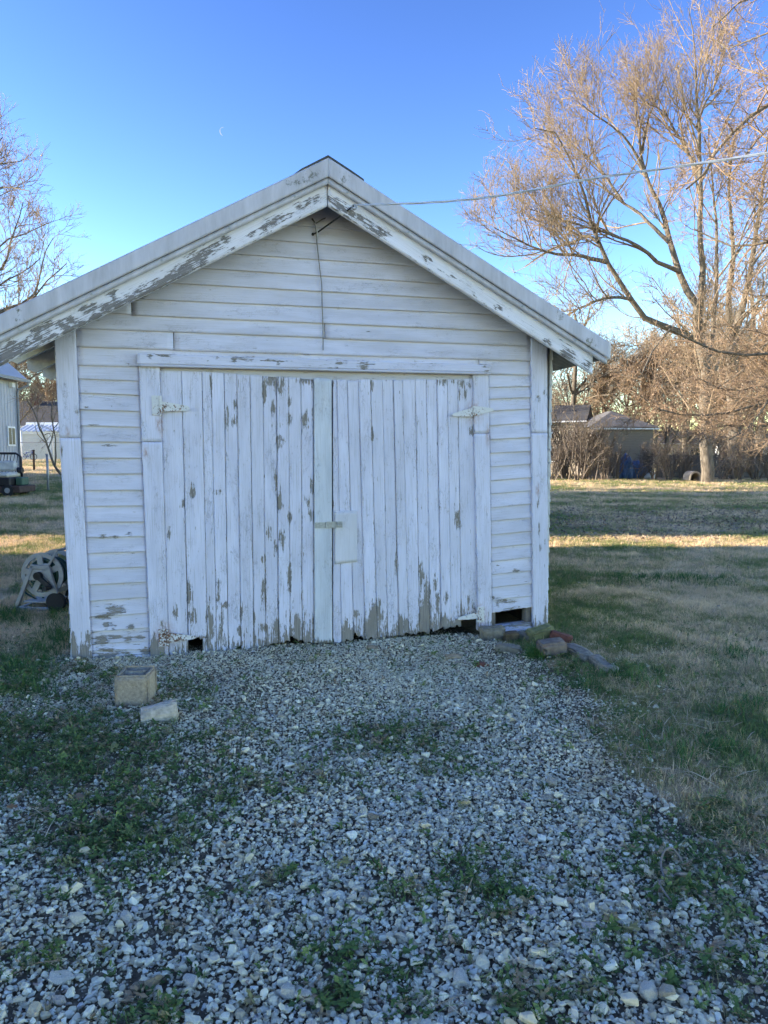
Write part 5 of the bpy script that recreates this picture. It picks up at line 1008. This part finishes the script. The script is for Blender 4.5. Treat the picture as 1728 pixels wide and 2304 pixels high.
# multi-stemmed sapling left of the garage
b5 = at_depth(137, 1068, 27.0); sp = lambda L: [at_depth(x, y, 27.0 + d) for x, y, d in L]
tree('sapling', [sp([(138,1068,0),(125,1052,0),(112,1020,.2),(106,1000,.3),(98,980,.2),(88,962,0),(82,940,0),(70,915,0),(58,895,-.2)]), sp([(124,1050,0),(126,1020,-.1),(124,985,-.2),(120,960,-.2),(115,930,-.2),(122,880,-.3)]), sp([(108,1010,.2),(116,990,.3),(120,970,.3),(119,950,.4),(130,920,.5)]), sp([(98,980,.2),(110,975,.1),(117,987,0)]), sp([(85,955,0),(84,930,.1),(90,905,.2)]), sp([(120,965,-.2),(132,950,-.2),(140,930,-.3)])],
     [(.05,.014),(.03,.01),(.024,.009),(.014,.007),(.012,.006),(.014,.006)], [dict(nch=7, l0=.5, l1=1.3, ang=42, P=6, up=.2, wob=.16, t0=.4, rmin=.007), dict(nch=5, l0=.2, l1=.6, ang=44, P=4, up=.1, wob=.18, t0=.1, rmin=.005)], rg, 'leaning multi-stemmed bare sapling left of the garage', 'tree', None, ('bark', 'twig_grey'), b5)

# ------------------------------------------------------------------ buildings and things behind
def mat_siding(name, col, pitch=0.18, axis=2):
    m, t, b = new_mat(name); N = NT(t); tc = N.n('ShaderNodeTexCoord').outputs['Object']; s = N.n('ShaderNodeSeparateXYZ'); N.l(tc, s.inputs[0])
    w_ = N.math('FRACT', N.math('DIVIDE', s.outputs[axis], pitch)); c = N.mix(N.mrange(N.noise(tc, 1.5, 4), .3, .7, 0, .25), tuple(col), tuple(x * .75 for x in col))
    N.l(c, b.inputs['Base Color']); b.inputs['Roughness'].default_value = .7; N.l(N.bump(w_, .8, .03), b.inputs['Normal']); return m
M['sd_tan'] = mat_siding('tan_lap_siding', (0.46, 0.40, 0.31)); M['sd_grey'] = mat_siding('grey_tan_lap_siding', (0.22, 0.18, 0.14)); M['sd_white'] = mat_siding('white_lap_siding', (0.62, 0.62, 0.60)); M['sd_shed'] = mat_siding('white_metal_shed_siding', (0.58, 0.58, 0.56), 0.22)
M['steel'] = mat_simple('pale_grey_steel', (0.38, 0.39, 0.43), .45, .06, 4, 0); M['gutter'] = mat_simple('grey_gutter', (0.22, .225, .23), .5, .1, 6, 0); M['white'] = mat_simple('white_painted_metal', (0.72, .72, .71), .5, .08, 9, .05)
M['glass'] = mat_simple('dark_window_glass', (0.02, .025, .03), .35, .1, 3, 0); M['brickwall'] = mat_simple('brick_chimney', (0.17, .075, .055), .9, .25, 14, .3); M['tarp'] = mat_simple('blue_tarp', (0.07, .15, .28), .5, .25, 5, .6, col2=(.025, .06, .15), bdist=.05); M['cream'] = mat_simple('dirty_cream_vinyl', (0.58, .55, .47), .55, .14, 9, .2)
M['fence'] = mat_simple('weathered_fence_wood', (0.13, .115, .10), .9, .2, 4, .2); M['blue'] = mat_simple('blue_paint', (0.03, .06, .30), .4, .1, 9, 0); M['green_box'] = mat_simple('dull_green_plastic', (0.05, .11, .07), .6, .15, 8, 0); M['rusty'] = mat_simple('rusty_dark_metal', (0.06, .035, .028), .8, .25, 9, .2)
def house(name, label, loc, rz, w_, d_, h_, roof, hip, mw, mr, wins=(), eave=.35, chim=None, group=None):
    r = empty(name, loc, rz, label, 'building', group); MB().box((-w_/2, 0, -.3), (w_/2, d_, h_)).build('wall', M[mw], r); e = eave; m = MB(); x0, x1, y0, y1 = -w_/2 - e, w_/2 + e, -e, d_ + e
    if hip:
        k = min(w_, d_) / 2 + e; A, B = ((x0 + k, (y0+y1)/2), (x1 - k, (y0+y1)/2)) if w_ >= d_ else (((x0+x1)/2, y0 + k), ((x0+x1)/2, y1 - k)); V = [(x0,y0,h_),(x1,y0,h_),(x1,y1,h_),(x0,y1,h_),(*A,h_+roof),(*B,h_+roof)]
        Fx = [(0,1,5,4),(1,2,5),(2,3,4,5),(3,0,4)] if w_ >= d_ else [(0,1,4),(1,2,5,4),(2,3,5),(3,0,4,5)]; m.add(V, Fx + [(3,2,1,0)])
    elif hip is None: m.prism([(x0, h_ - .06), (x1, h_ - .06), (0, h_ + roof)], y0, y1)            # ridge runs away from us
    else: m.prism([(y0, h_ - .06), (y1, h_ - .06), ((y0+y1)/2, h_ + roof)], x0, x1, 'x')
    rf = m.build('roof', M[mr], r); MB().box((x0 + .01, y0 - .03, h_ - .17), (x1 - .01, y0 + .02, h_ - .065)).build('fascia', M['white'], r)
    for a, b, c, d in wins:
        wn = MB().box((a - .07, -.05, c - .07), (b + .07, -.004, d + .07)).build('window', M['white'], r); MB().box((a, -.06, c), (b, -.045, d)).build('pane', M['glass'], wn)
    if chim: MB().box((chim[0], chim[1], h_), (chim[0] + .7, chim[1] + .7, h_ + chim[2])).build('chimney', M['brickwall'], rf)
    return r
def gat(qx, zz): x = (qx - 864) / F * zz; return (x, zz, float(terrain(x, zz)))
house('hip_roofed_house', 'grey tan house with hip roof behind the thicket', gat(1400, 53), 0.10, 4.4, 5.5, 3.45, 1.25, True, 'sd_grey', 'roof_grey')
house('gable_house', 'tan house at the right garage corner with its wall in sunlight', gat(1238, 57), -0.35, 4.6, 6, 4.1, 1.3, False, 'sd_tan', 'roof_dark', [(-.6, .5, 1.0, 2.0)])
house('far_house', 'pale far house seen in the gap left of the maple trunk', gat(1530, 98), 0.0, 9, 7, 2.8, 1.7, False, 'sd_tan', 'roof_brown', [(-2.8, -1.6, 1, 2.1), (1.2, 2.6, 1, 2.1)])
house('far_house', 'pale far house at the right frame edge behind the fence', gat(1720, 104), 0.1, 10, 7, 2.9, 1.7, False, 'sd_white', 'roof_dark', [(-2, -.8, 1, 2.1)])
house('shingled_house', 'house with dark shingled roof and brick chimney behind the metal shed', gat(118, 64), 0.05, 9.5, 8, 2.7, 2.3, False, 'sd_white', 'roof_dark', [(-3.2, -2.2, .9, 2.0), (-.6, .6, .9, 2.0)], chim=(-2.9, 3.2, 2.9))
house('thicket_shade_house', 'low white house added unseen behind the garage to shade the thicket', (5.4, 46.5, float(terrain(5.4, 46.5))), 0.0, 9.4, 7.5, 3.0, 3.0, False, 'sd_white', 'roof_dark', [(-3, -1.8, 1, 2.1), (1.2, 2.6, 1, 2.1)])  # added house, hidden by the garage, put there to shade the thicket
# far wood: one brown mass of bare stems beyond the houses
def far_wood(x0, x1, y0, y1, n, seed):
    r = np.random.default_rng(seed); L = []
    for k in range(n):
        x_, y_ = r.uniform(x0, x1), r.uniform(y0, y1); h = r.uniform(5, 10.5); p = [np.array([x_, y_, float(terrain(x_, y_)) - .2])]; d = np.array([0, 0, 1.0])
        for m_ in range(5): d = unit(d + r.normal(0, .12, 3)); p.append(p[-1] + d * h / 5)
        L.append(np.array(p))
    P_ = np.stack(L); R_ = np.full((n, 6), .07) * np.linspace(1, .3, 6); q = [tubes(P_, R_, 4)]
    a = grow(P_, R_, r, 11, 1.6, 3.6, 48, 5, up=.2, wob=.18, t0=.12, rmin=.03); q.append(tubes(*a, 3)); b = grow(*a, r, 7, .7, 1.6, 46, 4, up=.12, wob=.2, t0=.1, rmin=.022); q.append(tubes(*b, 3)); return joinq(q)
V_, Q_ = joinq([far_wood(22, 75, 88, 112, 130, 5), far_wood(-75, -34, 84, 110, 120, 6)]); o = link('far_wood', npmesh('far_wood', V_, Q_), M['twig']); tag(o, 'brown mass of far bare woods behind the houses', 'woods', None, 'stuff')
# small metal shed
sx = gat(128, 47.5); sd = empty('metal_shed', sx, 0.0, 'small white metal shed with ribbed roof left of the garage', 'shed'); MB().box((-2.35, 0, -.2), (2.35, 2.6, 1.72)).build('wall', M['sd_shed'], sd); MB().box((-.45, -.03, 0), (-.25, -.002, 1.7)).build('door_post', M['white'], sd); MB().box((-2.42, -.06, 1.60), (2.42, -.004, 1.74)).build('eave_trim', M['white'], sd)
m = MB()
for i in range(16):
    a = -2.5 + i * .3125; m.prism([(a, 0.0), (a + .06, .05), (a + .12, .05), (a + .18, 0.0), (a + .3125, 0.0), (a + .3125, -.02), (a, -.02)], 0, 1.55)
o = m.build('roof', M['white'], sd); o.location = (0, -.12, 1.76); o.rotation_euler = (0.30, 0, 0)
MB().box((-2.5, 1.3, 1.70), (2.5, 2.75, 2.2), Matrix.Rotation(-.30, 3, 'X')).build('roof_back', M['white'], sd)
# grey steel barn on the left; its long wall and gable stand out of the frame
bz = 31.0; bx = (45 - 864) / F * bz; bg_ = float(terrain(bx, bz)); barn = empty('steel_barn', (bx, bz, bg_), 0, 'pale grey ribbed steel barn with gutter at the left frame edge', 'barn')
BL_, BW, BH, BR = 17.5, 11.0, 3.85, 5.2  # roof built steep out of frame to lengthen the barn's shade
MB().box((-BW, -BL_, -.9), (0, 0, BH)).build('wall', M['steel'], barn)
m = MB()
for i in range(76): y_ = -0.115 - i * .2286; m.prism([(0.001, y_), (0.022, y_ + .018), (0.022, y_ + .05), (0.001, y_ + .068)], -.85, BH - .02, 'z')
for i in range(46): x_ = -0.2 - i * .2286; m.box((x_, .001, -.85), (x_ + .05, .02, BH - .02))
m.build('wall_ribs', M['steel'], barn)
m = MB(); m.prism([(-BW - .35, BH - .05), (.35, BH - .05), (.35, BH + .03), (-BW/2, BH + BR + .06), (-BW - .35, BH + .03)], -BL_ - .3, .3); m.build('roof', M['steel'], barn)
MB().box((.352, -BL_ - .3, BH - .09), (.46, .32, BH + .03)).build('gutter', M['gutter'], barn)
MB().tube([(.40, .16, BH - .09), (.40, .16, BH - .22), (.10, -.06, BH - .42), (.07, -.06, BH - .55), (.07, -.06, -.2)], .05, 8).build('downspout', M['gutter'], barn)
MB().box((.024, -.03, -.85), (.06, .03, BH - .05)).build('corner_trim', M['steel'], barn); MB().box((.01, -.62, BH - .34), (.15, -.40, BH - .16)).build('wall_lamp', M['white'], barn)
wn = MB().box((.023, -.95, 1.12), (.06, -.32, 1.92)).build('window', M['white'], barn); MB().box((.05, -.88, 1.19), (.068, -.66, 1.85)).build('pane', M['glass'], wn); MB().box((.05, -.60, 1.19), (.068, -.39, 1.85)).build('pane', M['glass'], wn)
# the dwelling left of the drive, added outside the frame to shade the yard
hz = empty('yard_shade_house', (-12.6, 10.9, 0), 0, 'white two storey house added unseen left of the drive for its shade', 'building')
MB().box((-8, -12.2, -.2), (0, 0, 5.0)).build('wall', M['sd_white'], hz); MB().prism([(-8.5, 4.95), (.5, 4.95), (-4, 7.6)], -12.6, .4).build('roof', M['roof_dark'], hz)
for a in (-2.5, -6, -9.5):
    for z_ in (.9, 3.2): wn = MB().box((.002, a - .55, z_), (.05, a + .55, z_ + 1.35)).build('window', M['white'], hz); MB().box((.04, a - .47, z_ + .08), (.06, a + .47, z_ + 1.27)).build('pane', M['glass'], wn)
# chain link fence far left, posts
fp = gat(48, 40); fe = (float((140 - 864) / F * 40), 40.0); cf = empty('chain_link_fence', (fp[0] - 6, 40, fp[2]), 0, 'chain link fence with top rail before the metal shed', 'fence')
m = MB()
for i in range(5): MB().cyl((i * 2.6, 0, -.1), (i * 2.6, 0, 1.16), .03, 8).build('post', M['galv'], cf)
MB().cyl((-.1, 0, 1.12), (10.6, 0, 1.12), .024, 8).build('top_rail', M['galv'], cf)
m = MB()
for i in range(150):
    x_ = i * .0704
    for s_ in (-1, 1):
        a, b = (x_, 0.02), (x_ + s_ * 1.05, 1.07)
        if 0 <= b[0] <= 10.5: m.tube([(a[0], s_ * .003, a[1]), (b[0], s_ * .003, b[1])], .0022, 3, False)
m.build('mesh_fabric', M['galv'], cf)
def post(name, px, zz, h_, r, mt, lab):
    g_ = gat(px, zz); o = MB().cyl((0, 0, -.1), (0, 0, h_), r, 10); o.cyl((0, 0, h_ - .002), (0, 0, h_ + .05), r * 1.25, 10); o = o.build(name, M[mt], None, True); o.location = g_; tag(o, lab, 'post'); return o
post('steel_post', 108, 24, 1.12, .036, 'galv', 'galvanised steel post standing alone left of the garage'); post('fence_stake', 78, 33, .85, .045, 'rusty', 'short rusty stake before the fence, left of the steel post')
post('white_pole', 52, 44, 1.75, .05, 'white', 'taller white pole beside the barn corner'); post('white_pole', 46.5, 43, 1.55, .045, 'white', 'shorter white pole right against the barn corner')
# small blue bicycle by the shed
g_ = gat(66, 45); bk = empty('bicycle', g_, 0.15, 'small blue child bicycle leaning before the metal shed', 'bicycle')
for x_ in (-.30, .30): wh = MB().ring((x_, 0, .2), .185, .02, 'y', 20, 6).build('wheel', M['rubber'], bk, True); q_ = MB(); [q_.tube([(x_, 0, .2), (x_ + .17 * math.cos(a), 0, .2 + .17 * math.sin(a))], .004, 4) for a in np.arange(0, 6.2, .7)]; q_.build('spokes', M['galv'], wh)
m = MB(); [m.tube(q_, .02, 6) for q_ in (((-.30, 0, .2), (-.02, 0, .2)), ((-.02, 0, .2), (-.12, 0, .5)), ((-.1, 0, .45), (.2, 0, .5)), ((-.02, 0, .2), (.21, 0, .44)), ((.30, 0, .2), (.19, 0, .6)), ((-.30, 0, .2), (-.11, 0, .46)))]; m.build('frame', M['blue'], bk)
MB().box((-.22, -.05, .5), (-.02, .05, .55)).build('saddle', M['white'], bk); MB().tube([(.10, -.2, .66), (.19, 0, .6), (.10, .2, .66)], .015, 6).build('handlebar', M['galv'], bk)
# utility cart with cream seat
g_ = gat(62, 22); ct = empty('utility_cart', (g_[0] - 1.2, g_[1], g_[2]), 0.0, 'dark utility cart with dirty cream seat by the barn', 'cart')
MB().box((-1.25, -.50, .10), (1.2, .50, .30)).build('chassis', M['rusty'], ct, bevel=.02); MB().box((-1.1, -.48, .305), (.92, .48, .54)).build('seat_box', M['black'], ct, bevel=.03)
MB().box((-.6, -.46, .545), (.86, .30, .68)).build('seat_cushion', M['cream'], ct, bevel=.05); MB().box((-.6, .20, .70), (.76, .34, 1.02), Matrix.Rotation(-.14, 3, 'X')).build('seat_back', M['cream'], ct, bevel=.06)
MB().tube([(-.65, .46, .3), (-.65, .46, 1.16), (-.3, .46, 1.24), (.66, .46, 1.24), (.80, .46, 1.14), (.82, .46, .3)], .035, 8).build('rail', M['black'], ct, True)
m = MB(); [m.tube([(x_, .46, .55), (x_ + .12, .46, 1.22)], .010, 5) for x_ in np.arange(-.5, .68, .10)]; m.build('rail_grid', M['black'], ct)
MB().cyl((.80, .26, .74), (.94, .26, .74), .09, 14).build('side_lamp', M['black'], ct)
MB().box((.94, -.20, .31), (1.14, .22, .54)).build('green_bin', M['green_box'], ct, bevel=.02)
for x_ in (-.85, .85):
    for y_ in (-.52, .40): wh = MB().cyl((x_, y_, .17), (x_, y_ + .14, .17), .17, 20).build('wheel', M['rubber'], ct); MB().cyl((x_, y_ - .008, .17), (x_, y_ - .001, .17), .08, 14).build('rim', M['galv'], wh)
# right side: doghouse, tarp, bags, fence
g_ = gat(1556, 43.2); dh = empty('doghouse', g_, 0.12, 'small pale arched doghouse beside the maple trunk', 'doghouse'); n_ = 14
def arch(r_, y0, y1, t_): o_ = [(r_ * math.cos(math.pi * k / n_), .28 * (r_ / .42) + r_ * math.sin(math.pi * k / n_)) for k in range(n_ + 1)]; return [(r_, 0)] + o_ + [(-r_, 0)]
out, inn = arch(.42, 0, 0, 0), arch(.34, 0, 0, 0); m = MB(); k_ = len(out)
V_ = [(a, y_, b) for y_ in (-.5, .5) for L_ in (out, inn) for a, b in L_]; Fq_ = []
for i in range(k_ - 1): Fq_ += [(i, i + 1, k_ + i + 1, k_ + i), (2*k_ + i, 3*k_ + i, 3*k_ + i + 1, 2*k_ + i + 1), (i, 2*k_ + i, 2*k_ + i + 1, i + 1), (k_ + i, k_ + i + 1, 3*k_ + i + 1, 3*k_ + i)]
m.add(V_, Fq_); m.build('shell', M['concrete'], dh); MB().prism(inn, .42, .47).build('back_panel', M['dark_wood'], dh); MB().box((-.33, -.48, 0), (.33, .42, .05)).build('floor_tray', M['black'], dh); dh.scale = (.8, .8, .8); dh.rotation_euler = (0, .12, .12); dh.location.z += .05
def lump(name, label, cat, px, zz, s_, mt, seed):
    from mathutils import noise
    bm = bmesh.new(); bmesh.ops.create_icosphere(bm, subdivisions=4, radius=1.0)
    for v in bm.verts: k = v.co * 2.2 + Vector((seed, 0, 0)); v.co *= 1 + .28 * noise.noise(k) + .12 * noise.noise(k * 3); v.co.z = max(v.co.z, -.45)
    me = bpy.data.meshes.new(name); bm.to_mesh(me); bm.free(); me.polygons.foreach_set('use_smooth', [True] * len(me.polygons)); o_ = link(name, me, M[mt]); g__ = gat(px, zz); o_.location = (g__[0], zz, g__[2] + .44 * s_[2]); o_.scale = s_; tag(o_, label, cat); return o_
lump('tarp_heap', 'heap under a crumpled blue tarp before the hip roofed house', 'tarp', 1428, 48.5, (.85, .5, .75), 'tarp', 1); lump('tarp_heap', 'paler tall blue tarp bundle left of the blue heap', 'tarp', 1408, 48, (.42, .4, 1.05), 'tarp', 6); lump('sack', 'small white sack right of the blue tarp heap', 'sack', 1462, 47.5, (.33, .28, .30), 'white', 3)
fg = gat(1476, 49); wf_ = empty('board_fence', (fg[0], 49, fg[2]), 0, 'dark weathered board fence at the far right of the lawn', 'fence')
bm_ = MB().box((0, 0, 0), (.135, .02, 1.5)).build('fence_board', M['fence'], wf_)
for i in range(1, 74): o = bm_.copy(); COL.objects.link(o); o.parent = wf_; o.location = (i * .147, 0, 0.02 * math.sin(i * 1.7)); o.rotation_euler = (0, 0.01 * math.sin(i * 2.9), 0)
for i in range(5): MB().box((i * 2.6, .075, -.2), (i * 2.6 + .1, .17, 1.45)).build('post', M['fence'], wf_)
for z_ in (.3, 1.15): MB().box((0, .022, z_), (10.8, .07, z_ + .09)).build('rail', M['fence'], wf_)
# moon: only the crescent, its sunlit side shaped and lit by emission
mz = 4000.0; c = at_depth(503, 296, mz); Rm = mz * 8.6 / F; V_ = []; nl = 24
for i in range(nl + 1):
    th = -math.pi / 2 + math.pi * i / nl
    for k in range(6): s_ = -1 + (0.34) * (k / 5); ct_ = math.cos(th) * s_; V_.append((Rm * ct_, -Rm * math.sqrt(max(0, math.cos(th) ** 2 - ct_ ** 2)), Rm * math.sin(th)))
Q_ = [(i * 6 + k, i * 6 + k + 1, (i + 1) * 6 + k + 1, (i + 1) * 6 + k) for i in range(nl) for k in range(5)]
mm, t_, b_ = new_mat('moonlight'); N = NT(t_); em = N.n('ShaderNodeEmission'); em.inputs[0].default_value = (.75, .86, 1, 1); em.inputs[1].default_value = 0.27; N.l(em.outputs[0], t_.nodes['Material Output'].inputs[0]); M['moon'] = mm
o = link('moon', npmesh('moon', V_, Q_, True), mm); o.location = c; o.rotation_euler = (0, 0.12, 0); tag(o, 'thin pale crescent moon in the blue sky', 'moon')
